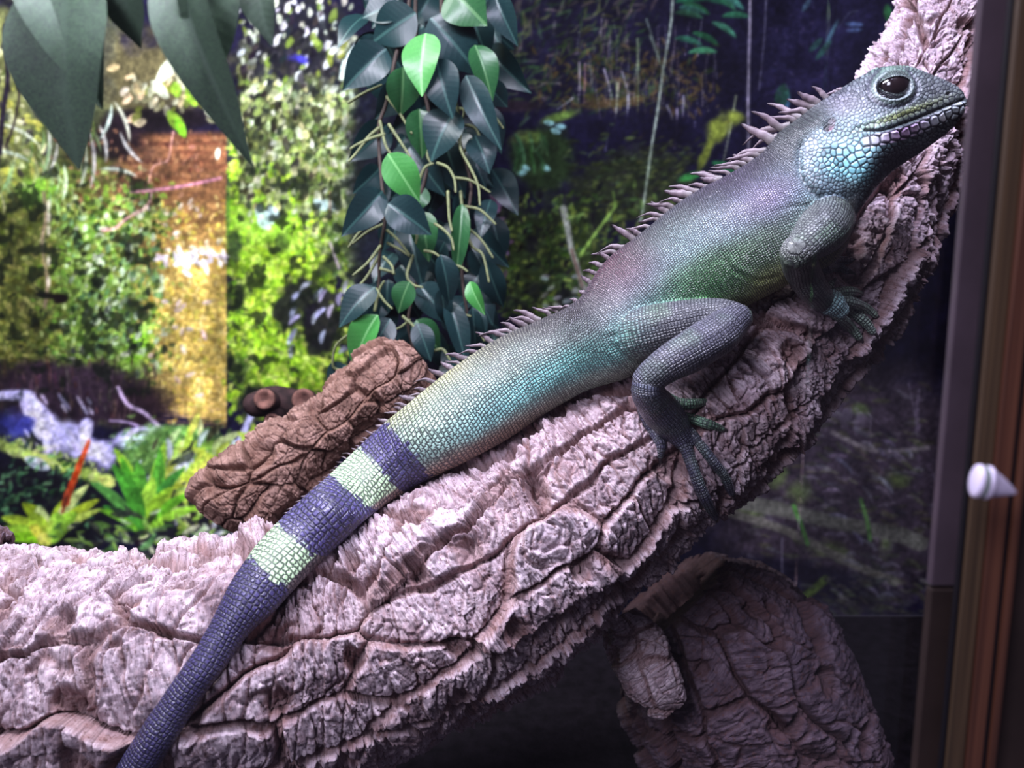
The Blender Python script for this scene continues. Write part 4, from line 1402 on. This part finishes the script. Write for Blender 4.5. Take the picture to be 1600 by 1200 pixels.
attr_color(liz, 'skin', lin(np.clip(col, 0, 255)))
attr_vec(liz, 'scales', scv)
attr_f(liz, 'small', 1 - hw)

lm_ = NT('scaly_skin')
sk = lm_.attr('skin')
scn = lm_.attr('scales')
sml = lm_.attr('small')
vo = lm_.n('ShaderNodeTexVoronoi', feature='DISTANCE_TO_EDGE')
vo.inputs['Scale'].default_value = 1.0
vo.inputs['Randomness'].default_value = 0.35
lm_.l(scn.outputs['Vector'], vo.inputs['Vector'])
vc = lm_.n('ShaderNodeTexVoronoi', feature='F1')
vc.inputs['Scale'].default_value = 1.0
vc.inputs['Randomness'].default_value = 0.35
lm_.l(scn.outputs['Vector'], vc.inputs['Vector'])
mr = lm_.n('ShaderNodeMapRange')
mr.inputs['From Min'].default_value = 0.02
mr.inputs['From Max'].default_value = 0.30
mr.interpolation_type = 'SMOOTHSTEP'
lm_.l(vo.outputs['Distance'], mr.inputs['Value'])
edge = mr.outputs[0]
gap = lm_.math('MULTIPLY', lm_.math('SUBTRACT', 1.0, edge), lm_.math('MULTIPLY', sml.outputs['Fac'], 0.88))
sep = lm_.n('ShaderNodeSeparateColor')
lm_.l(vc.outputs['Color'], sep.inputs[0])
var = lm_.math('ADD', lm_.math('MULTIPLY', sep.outputs[0], 0.5), 0.80)
var = lm_.math('ADD', lm_.math('MULTIPLY', lm_.math('SUBTRACT', var, 1.0), sml.outputs['Fac']), 1.0)
comb = lm_.n('ShaderNodeCombineColor')
for k in range(3): lm_.l(var, comb.inputs[k])
c1_ = lm_.mix(1.0, sk.outputs['Color'], comb.outputs[0], 'MULTIPLY')
c2_ = lm_.mix(gap, c1_, L4((34, 34, 44)))
lm_.l(c2_, lm_.b.inputs['Base Color'])
lm_.b.inputs['Roughness'].default_value = 0.38
lm_.b.inputs['Specular IOR Level'].default_value = 0.6
hgt = lm_.math('MULTIPLY', edge, sml.outputs['Fac'])
nb = lm_.bump(hgt, 0.9, 0.00045)
nb2 = lm_.bump(lm_.noise(1500, 2, 0.6, lm_.obj()), 0.25, 0.0001, nb)
lm_.l(nb2, lm_.b.inputs['Normal'])

root = empty('water_dragon', P(1000, 600, .44), 'green lizard with banded tail and spiny crest resting along the cork branch', 'lizard')
link('body', liz, lm_.m, root)

# crest spines
SPM = NT('spine_horn')
tcx = SPM.attr('tipness')
SPM.l(SPM.ramp(tcx.outputs['Fac'], [(0.0, (96, 92, 90)), (0.4, (116, 102, 108)), (0.75, (92, 78, 86)), (1.0, (50, 40, 46))]), SPM.b.inputs['Base Color'])
SPM.b.inputs['Roughness'].default_value = 0.45
SPV = []
for (curl, slim, wob) in ((0.25, 0.15, 0.03), (0.55, 0.13, -0.05), (0.85, 0.14, 0.06), (0.10, 0.17, -0.02)):
    n_s, n_r = 9, 14
    rows = []
    tip = []
    for i in range(n_r):
        f = i / (n_r - 1)
        r = slim * 0.95 * (1 - f ** 2.2) ** 0.8 + 0.014 + 0.012 * math.sin(f * 22)
        cx = curl * f * f + wob * math.sin(f * 7)
        for k in range(n_s):
            a = 2 * math.pi * k / n_s
            rows.append((cx + r * math.cos(a) * 1.1, r * 0.65 * math.sin(a) + wob * f, f))
            tip.append(f)
    rows.append((curl, wob, 1.01)); tip.append(1)
    spm = bpy.data.meshes.new('crest_spine')
    spm.from_pydata(rows, [], [tuple(int(x) for x in f) for f in grid_quads(n_r, n_s, True)] + [((n_r - 1) * n_s + k, (n_r - 1) * n_s + (k + 1) % n_s, n_r * n_s) for k in range(n_s)])
    spm.polygons.foreach_set('use_smooth', np.ones(len(spm.polygons), bool))
    attr_f(spm, 'tipness', np.array(tip))
    spm.materials.append(SPM.m)
    SPV.append(spm)
arct = np.concatenate([[0], np.cumsum(np.linalg.norm(np.diff(bs[:, :2], axis=0), axis=1))])
s0_ = float(np.interp(8.0, bt, arct)); s1_ = float(np.interp(25.3, bt, arct))
pos = s0_
cnt = 0
tbody = BVHTree.FromPolygons([tuple(v) for v in bodyV[:, ::6].reshape(-1, 3)], [tuple(int(i) for i in f) for f in grid_quads(NB, NA // 6, True)])
while pos < s1_:
    st_i = float(np.interp(pos, arct, bt))
    i = int(np.interp(pos, arct, np.arange(NB)))
    ln = float(np.interp(st_i, [8.0, 11.2, 12.5, 13.5, 14.6, 15.2, 15.8, 16.2, 16.8, 17.5, 18.5, 20, 21, 22, 23, 24, 24.6, 25.3], [6, 11, 22, 25, 26, 34, 10, 9, 20, 30, 32, 34, 36, 46, 46, 34, 22, 8]))
    ln *= random.uniform(0.62, 1.2)
    d = bs[i, 5]
    L = 1.22 * ln * d / F
    n0_ = Vector(nrm[i])
    tdir = Vector(tanb[i])
    lean = 0.6 + random.uniform(-0.45, 0.5) + (0.5 if st_i > 19 else 0)
    zax = (n0_ - tdir * lean * 0.55 + Vector(FWD) * random.uniform(-0.22, 0.22)).normalized()
    xax = (-tdir - zax * (-tdir).dot(zax)).normalized()
    yax = zax.cross(xax)
    fat = (0.0052 + 0.35 * L) * random.uniform(0.9, 1.2) if st_i > 11.2 else 0.0034
    M = Matrix(((xax.x * fat, yax.x * fat, zax.x * L, 0), (xax.y * fat, yax.y * fat, zax.y * L, 0), (xax.z * fat, yax.z * fat, zax.z * L, 0), (0, 0, 0, 1)))
    base = Vector(tops[i]) - n0_ * 0.0008
    o = bpy.data.objects.new('crest_spine', random.choice(SPV))
    COL.objects.link(o)
    o.parent = root
    o.matrix_basis = Matrix.Translation(base - Vector(root.location)) @ M
    cnt += 1
    pos += random.uniform(8.0, 19.0) if st_i > 11.2 else 9.0
print('spines', cnt)

# eye
EM = NT('dark_eye')
EM.b.inputs['Base Color'].default_value = L4((26, 18, 20))
EM.b.inputs['Roughness'].default_value = 0.06
EM.b.inputs['Coat Weight'].default_value = 1.0
for sg in (-1, 1):
    iw = int(np.argmin(np.abs(bt - 27.2)))
    zc = ww[iw] * 0.93
    ec = P(EX, EY, dh - zc + 0.0040)
    if sg > 0: ec = ec + 2 * FWD * (zc - 0.0040)
    bm = bmesh.new()
    bmesh.ops.create_uvsphere(bm, u_segments=40, v_segments=24, radius=25.5 * dh / F)
    me = bpy.data.meshes.new('eye')
    bm.to_mesh(me); bm.free()
    me.polygons.foreach_set('use_smooth', np.ones(len(me.polygons), bool))
    me.transform(Matrix.Diagonal((1, 0.85, 1, 1)))
    me.transform(Matrix.Translation(Vector(ec)))
    link('eye', me, EM.m, root)
# eyelids: a scaly shell over each eyeball with an almond opening
for sg in (-1, 1):
    RS = 27.2
    rows = []
    cc = []
    nphi = 64
    for a_i in range(10):
        f = a_i / 9
        for k in range(nphi):
            ph = 2 * math.pi * k / nphi
            c_, s_ = math.cos(ph), math.sin(ph)
            up_h = 10.5 if s_ > 0 else 15.5
            rin = 1 / math.sqrt((c_ / 25.5) ** 2 + (s_ / up_h) ** 2)
            rho = rin + (RS * 0.995 - rin) * f
            z_ = math.sqrt(max(RS * RS - rho * rho, 0)) * 0.85 + 0.7 * math.exp(-(f / 0.12) ** 2)
            x_, y_ = rho * c_, rho * s_
            x2, y2 = x_ * math.cos(0.06) + y_ * math.sin(0.06), -x_ * math.sin(0.06) + y_ * math.cos(0.06)
            rows.append((x2 * dh / F * RIGHT + y2 * dh / F * UP + sg * FWD * z_ * dh / F))
            c3 = np.array([150, 166, 158.]) if f < 0.12 else (np.array([98, 118, 104.]) if s_ > 0 else np.array([88, 92, 96.]))
            cc.append(lin(c3))
    ec = P(EX, EY, dh - zc + 0.0040)
    if sg > 0: ec = ec + 2 * FWD * (zc - 0.0040)
    qq = grid_quads(10, nphi, True)
    me = mesh_np('eyelid', np.array(rows) + ec, qq if sg < 0 else qq[:, ::-1])
    attr_color(me, 'skin', np.array(cc))
    attr_vec(me, 'scales', (np.array(rows) / 0.0011))
    attr_f(me, 'small', np.ones(len(me.vertices)))
    link('eyelid', me, lm_.m, root)
# claws
CL = plain('dark_claw', (48, 40, 44), 0.35, 0.5)
for (kind, wp, wr) in limbs:
    if kind not in ('toe', 'finger', 'far_finger'): continue
    e = wp[-1]; dv = wp[-1] - wp[-2]; dv /= np.linalg.norm(dv)
    r = wr[-1]
    into = FWD * 0.5 - UP * 0.4
    V_, q2 = tube([e, e + dv * 0.0024 - FWD * 0.0004, e + dv * 0.0042 + into * 0.0006, e + dv * 0.0052 + into * 0.0022], [r * .62, r * .5, r * .3, r * .06], 10, 5)
    link('claw', mesh_np('claw', V_, q2), CL, root)
print('lizard', time.time() - T0)


# ------------------------------------------------------------------ leaves and vines
def leaf_material(name, c_dark, c_light, rough=0.32, vein=(150, 180, 120)):
    m = NT(name)
    lv = m.attr('leafpos')
    sp = m.n('ShaderNodeSeparateXYZ')
    m.l(lv.outputs['Vector'], sp.inputs[0])
    ax_ = m.math('ABSOLUTE', sp.outputs[0])
    # side veins
    ph = m.math('SUBTRACT', m.math('MULTIPLY', sp.outputs[1], 11.0), m.math('MULTIPLY', ax_, 7.0))
    si = m.math('ABSOLUTE', m.math('SINE', m.math('MULTIPLY', ph, 3.1416)))
    vein_side = m.math('LESS_THAN', si, 0.10)
    mid = m.math('LESS_THAN', ax_, 0.018)
    f = m.math('MAXIMUM', m.math('MULTIPLY', vein_side, 0.12), m.math('MULTIPLY', mid, 0.5))
    c = m.ramp(m.noise(90, 3, 0.6, m.obj()), [(0.35, c_dark), (0.65, c_light)])
    c = m.mix(f, c, L4(vein))
    m.l(c, m.b.inputs['Base Color'])
    m.b.inputs['Roughness'].default_value = rough
    m.b.inputs['Specular IOR Level'].default_value = 0.32
    m.l(m.bump(si, 0.10, 0.0003), m.b.inputs['Normal'])
    return m.m


def leaf_mesh(name, mat, wid=0.5, curl=0.12, fold=0.10, seed=0, thick=0.0):
    """unit leaf from the origin to z=1, face towards -y"""
    nu_, nw = 17, 11
    rs = np.random.RandomState(seed)
    vs, lp = [], []
    for i in range(nu_):
        t = i / (nu_ - 1)
        w_ = wid * 0.5 * (math.sin(math.pi * min(1, t ** 0.72)) ** 0.85) * (1.0 if t < .7 else 1 - 0.25 * ((t - .7) / .3)) + 0.004
        for k in range(nw):
            s = (k / (nw - 1)) * 2 - 1
            x = s * w_
            y = curl * (t ** 2) * 1.0 - fold * abs(s) * w_ * 2.2 + 0.018 * math.sin(t * 9 + seed) * abs(s)
            vs.append((x, y - 0.05 * math.sin(t * math.pi), t))
            lp.append((x, t, 0))
    me = bpy.data.meshes.new(name)
    me.from_pydata(vs, [], [tuple(int(x) for x in f) for f in grid_quads(nu_, nw)])
    me.polygons.foreach_set('use_smooth', np.ones(len(me.polygons), bool))
    attr_vec(me, 'leafpos', np.array(lp))
    me.materials.append(mat)
    return me


LM_ = {'dark': leaf_material('dark_leaf', (14, 32, 36), (24, 50, 50), 0.36, (56, 90, 84)), 'mid': leaf_material('green_leaf', (24, 62, 36), (40, 86, 46), 0.34, (90, 130, 84)), 'bright': leaf_material('bright_leaf', (44, 106, 48), (64, 130, 60), 0.36, (120, 176, 110)),
       'blur': leaf_material('broad_leaf', (62, 76, 68), (84, 112, 84), 0.6, (80, 104, 84))}
LMESH = {(k, s): leaf_mesh(k + '_leaf', m, 0.56, 0.10 + 0.06 * s, 0.10 + 0.05 * s, s) for k, m in LM_.items() for s in (0, 1, 2)}
VSTEM = plain('olive_stem', (112, 120, 80), 0.6, 0.3, 300, 0.0003, 0.25)
VDARK = plain('brown_stem', (58, 46, 40), 0.7, 0.3, 300, 0.0003, 0.25)


def put_leaf(parent, bx, by, tx, ty, wpx, d, kind, var=0, tilt=0.0, roll=0.0):
    a, b = P(bx, by, d), P(tx, ty, d + tilt)
    z = b - a
    L = np.linalg.norm(z)
    z = z / L
    y = FWD - z * (FWD @ z)
    y /= np.linalg.norm(y)
    x = np.cross(y, z)
    if roll:
        x, y = x * math.cos(roll) + y * math.sin(roll), -x * math.sin(roll) + y * math.cos(roll)
    Wd = wpx * d / F / 0.56
    o = bpy.data.objects.new('leaf', LMESH[(kind, var)])
    COL.objects.link(o)
    o.parent = parent
    M = Matrix(((x[0] * Wd, y[0] * L, z[0] * L, 0), (x[1] * Wd, y[1] * L, z[1] * L, 0), (x[2] * Wd, y[2] * L, z[2] * L, 0), (0, 0, 0, 1)))
    o.matrix_basis = Matrix.Translation(Vector(a) - Vector(parent.location)) @ M
    return o


def stem(parent, name, pts, r0, r1, mat):
    A = Acc()
    for seg in pts:
        w_ = [P(a, b, d) for (a, b, d) in seg]
        rr = np.linspace(r0, r1, len(w_))
        A.add(*tube(w_, rr, 8, 7))
    return link(name, A.mesh(name), mat, parent)


DV = .585
vine = empty('hanging_vine', P(640, -30, DV), 'dark glossy artificial ficus vine hanging in front of the printed backdrop', 'plant')
ztop = ZT - 0.001
st1 = [[(640, -160, DV), (640, 0, DV), (618, 90, DV), (604, 160, DV), (592, 200, DV), (596, 280, DV - .005), (602, 335, DV - .008), (593, 400, DV - .005), (592, 440, DV), (586, 485, DV)],
       [(700, -160, DV), (690, 0, DV), (694, 90, DV + .01), (712, 160, DV), (718, 220, DV - .005), (736, 290, DV), (726, 360, DV), (722, 430, DV), (735, 520, DV)],
       [(655, -160, DV + .02), (650, 60, DV + .02), (672, 190, DV + .02), (668, 260, DV + .01), (650, 340, DV + .01), (655, 420, DV + .01), (638, 500, DV + .01), (650, 560, DV + .01)]]
stem(vine, 'main_stem', st1, .0016, .0012, VDARK)
tw = []
for pts in [[(592, 200), (575, 215), (556, 240), (545, 252)], [(600, 210), (580, 216), (560, 225), (548, 232)], [(594, 190), (602, 225), (612, 243)], [(605, 152), (625, 178), (643, 208)], [(608, 195), (628, 225), (641, 245)], [(545, 160), (570, 145), (596, 133)],
            [(598, 342), (582, 346), (560, 365), (545, 386)], [(600, 350), (575, 362), (552, 380)], [(605, 360), (622, 375), (640, 398)], [(606, 380), (625, 390), (640, 400)], [(594, 385), (575, 410), (552, 430)], [(592, 400), (575, 430), (560, 448)],
            [(595, 420), (612, 425), (616, 428)], [(600, 402), (612, 415), (615, 427)], [(588, 452), (600, 470), (612, 482)], [(586, 485), (592, 455), (600, 440)], [(711, 152), (720, 195), (719, 230), (735, 262), (747, 290), (750, 320)], [(716, 170), (725, 172), (722, 190)],
            [(720, 194), (742, 200), (752, 222), (760, 240)], [(722, 240), (735, 225), (737, 218)], [(684, 255), (700, 262), (710, 280), (712, 300)], [(712, 278), (735, 282), (765, 300)], [(720, 300), (722, 330), (718, 350)], [(724, 322), (748, 327), (762, 338), (774, 350)],
            [(725, 352), (742, 365), (756, 380), (770, 402)], [(728, 362), (738, 385), (752, 395), (758, 410), (764, 440)], [(700, 300), (702, 340), (706, 360)], [(680, 350), (692, 358), (705, 372), (709, 390)], [(664, 392), (678, 395), (690, 404)], [(754, 160), (768, 175), (786, 200)],
            [(712, 415), (722, 418), (730, 424)], [(600, 548), (606, 520), (625, 512), (640, 500)], [(630, 495), (648, 512), (655, 530)], [(678, 548), (692, 546), (703, 562)], [(718, 490), (726, 492), (735, 494)], [(740, 520), (750, 522), (757, 532)], [(552, 578), (530, 578), (520, 570), (525, 540), (548, 520)],
            [(678, 210), (668, 240), (674, 256)], [(655, 282), (664, 262), (676, 256)], [(640, 300), (640, 340), (652, 372)], [(645, 400), (636, 430), (646, 445), (660, 449)], [(664, 340), (655, 350), (650, 380)]]:
    dd = DV + random.uniform(-.018, .004)
    tw.append([(a, b, dd - 0.002 * k) for k, (a, b) in enumerate(pts)])
stem(vine, 'tendrils', tw, .00125, .00085, VSTEM)
LV = [(665, 52, 656, 138, 52, 'bright', -.03), (705, -18, 752, 32, 64, 'mid', -.02), (630, 105, 628, 176, 46, 'mid', -.025), (682, 92, 703, 176, 50, 'dark', -.03), (672, 28, 745, 108, 66, 'dark', -.015), (604, 76, 541, 131, 52, 'dark', -.02),
      (650, 20, 585, 62, 56, 'dark', -.01), (742, 70, 770, 148, 38, 'mid', -.015), (772, -10, 802, 62, 36, 'dark', -.02), (728, 118, 776, 222, 38, 'dark', -.02), (712, 172, 672, 242, 58, 'dark', -.015), (655, 170, 660, 240, 40, 'mid', -.01),
      (606, 240, 652, 311, 46, 'bright', -.03), (598, 298, 541, 362, 44, 'dark', -.02), (606, 318, 668, 360, 48, 'dark', -.03), (742, 212, 764, 264, 40, 'dark', -.01), (722, 318, 714, 428, 24, 'mid', -.01), (688, 398, 706, 473, 32, 'dark', -.03), (640, 440, 622, 486, 34, 'mid', -.02),
      (586, 448, 531, 502, 40, 'dark', -.03), (590, 492, 546, 570, 42, 'bright', -.035), (610, 498, 578, 552, 36, 'dark', -.02), (734, 440, 753, 488, 22, 'bright', -.03), (650, 500, 685, 545, 34, 'mid', -.01), (652, 505, 672, 560, 30, 'dark', -.02), (700, 470, 730, 566, 30, 'dark', -.01),
      (738, 480, 745, 552, 24, 'dark', -.01), (690, 450, 696, 505, 24, 'dark', -.02), (660, 330, 668, 400, 36, 'mid', .0), (655, 445, 700, 500, 40, 'dark', .0), (600, 60, 640, 130, 40, 'dark', .01), (736, 20, 760, 90, 44, 'dark', .01), (560, 60, 600, 100, 40, 'dark', .01),
      (640, 230, 690, 300, 40, 'dark', .01), (640, 345, 655, 440, 44, 'dark', .012), (695, 220, 720, 300, 44, 'dark', .012), (640, 560, 655, 610, 30, 'dark', 0), (700, 560, 712, 600, 30, 'dark', 0), (540, 570, 515, 600, 30, 'dark', .0), (660, 290, 640, 330, 34, 'mid', .01), (760, 130, 790, 165, 34, 'dark', .0),
      (625, 10, 570, 20, 48, 'dark', .0), (700, 60, 700, 130, 44, 'dark', .005), (640, 130, 590, 180, 40, 'dark', .012), (745, 480, 742, 560, 26, 'dark', .012), (755, 520, 752, 580, 26, 'dark', .012)]
for k, (a, b, c, d, w_, kind, dz) in enumerate(LV):
    put_leaf(vine, a, b, a + (c - a) * 1.08, b + (d - b) * 1.08, w_ * 1.2, DV + dz, kind, k % 3, random.uniform(-.012, .012), random.uniform(-.35, .35))
for k in range(80):
    a = random.uniform(565, 770); b = random.uniform(-40, 560)
    if b > 180 and a < 590: a += 40
    an = random.uniform(0.6, 2.5); L = random.uniform(50, 85)
    put_leaf(vine, a, b, a + L * math.cos(an), b + L * math.sin(an), random.uniform(34, 54), DV + random.uniform(.015, .08), 'dark', k % 3, random.uniform(-.02, .02), random.uniform(-.6, .6))

# broad leaves hanging close behind the glass, top left
DN = .262
nv1 = empty('broad_leaf_vine', P(200, -60, DN), 'out of focus broad green leaves hanging close behind the glass', 'plant')
stem(nv1, 'main_stem', [[(-60, -80, DN), (60, -58, DN), (200, -52, DN), (330, -40, DN), (440, -60, DN)]], .0016, .0012, VSTEM)
for (a, b, c, d, w_, var, rl) in [(110, -60, 100, 256, 172, 0, .15), (60, -70, 150, 150, 110, 1, -.3), (265, -70, 372, 246, 92, 1, .1), (330, -60, 330, 120, 90, 2, -.2), (398, -50, 418, 64, 62, 0, .2), (190, -60, 205, 70, 80, 2, .2)]:
    put_leaf(nv1, a, b, c, d, w_, DN + random.uniform(-.004, .006), 'blur', var, random.uniform(-.01, .01), rl)

# ------------------------------------------------------------------ glass, jamb and timber front
gp = link('glass_pane', mesh_np('glass_pane', *box_v(XL, 0.150, YG, YG + 0.004, 0.0, ZT), False), GLASS)
tag(gp, 'wide clear sliding glass pane behind the overlapping one', 'glass pane')
xq = (1268 - 800) / F * (0.232 / math.cos(PITCH))
gp = link('glass_pane', mesh_np('glass_pane', *box_v(xq, 0.150, YG - 0.0052, YG - 0.004, 0.0, ZT), False), GLASS)
tag(gp, 'narrow front glass pane overlapping beside the timber post', 'glass pane')


def fx_(px, y):      # world x of picture column px (at mid height) in the plane at distance y
    return (px - 800) / F * (y / math.cos(PITCH))


yj = 0.232
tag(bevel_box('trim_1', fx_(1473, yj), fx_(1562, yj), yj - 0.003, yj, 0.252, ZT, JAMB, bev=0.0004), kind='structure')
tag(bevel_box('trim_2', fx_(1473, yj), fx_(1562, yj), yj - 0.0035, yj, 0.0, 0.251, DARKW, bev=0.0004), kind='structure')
yp = 0.222
post = empty('timber_post', (fx_(1565, yp), yp, 0.0), 'reddish brown grooved timber post at the right of the tank front', 'post')
bevel_box('edge_seal', fx_(1528, yp), fx_(1534, yp), yp + 0.001, yp + 0.003, 0, ZT, BLACK, post, 0.0003)
bevel_box('post_strip', fx_(1534, yp), fx_(1565, yp), yp, yp + 0.0025, 0, ZT, WOOD_O, post, 0.0009)
bevel_box('post_strip', fx_(1566, yp), fx_(1597, yp), yp, yp + 0.0025, 0, ZT, WOOD_R, post, 0.0009)
bevel_box('edge_seal', fx_(1597, yp), fx_(1605, yp), yp + 0.001, yp + 0.003, 0, ZT, BLACK, post, 0.0003)
bevel_box('post_strip', fx_(1605, yp), fx_(1620, yp), yp, yp + 0.0025, 0, ZT, WOOD_R, post, 0.0009)
tag(bevel_box('wall_front', fx_(1620, yp), XR, yp + 0.006, yp + 0.02, 0, ZT, DARKW), kind='structure')

# white plastic stopper on the glass edge
WH = plain('white_plastic', (214, 204, 232), 0.3, 0.5)
GN = plain('green_rubber', (112, 132, 118), 0.5, 0.3)
kx = np.array([1.0, -0.10, -0.12]); kx /= np.linalg.norm(kx)
kz = np.cross(kx, [0, 1, 0]); kz /= np.linalg.norm(kz)
ky = np.cross(kz, kx)
ks = empty('door_stopper', P(1522, 751, .206), 'white plastic pointed stopper with a green ring on the timber post', 'stopper')
kc_ = P(1522, 751, .206)


def lathe(name, prof, mat, bend=0.0):
    ang = np.linspace(0, 2 * math.pi, 40, endpoint=False)
    rows = []
    u_ = .206 / F
    for (a, r) in prof:
        sh = -bend * max(0, a - 24) ** 1.25
        rows.append(kc_ + kx * a * u_ + UP * sh * u_ + r * u_ * (np.cos(ang)[:, None] * kz + 0.8 * np.sin(ang)[:, None] * ky))
    return link(name, mesh_np(name, np.vstack(rows), grid_quads(len(rows), 40, True)), mat, ks)


lathe('stopper_disc', [(0, 0.1), (0, 22), (2, 26), (6, 27), (9, 26), (10, 23), (10, 0.1)], WH)
lathe('stopper_ring', [(9, 0.1), (9, 24), (10, 25.5), (15, 25.5), (16, 24), (16, 0.1)], GN)
lathe('stopper_cone', [(15, 0.1), (15, 23), (17, 26.5), (22, 26.5), (25, 24), (27, 22), (34, 19), (44, 14), (54, 8.5), (60, 5), (63, 3), (64, 0.1)], WH, 0.10)
print('done', time.time() - T0)
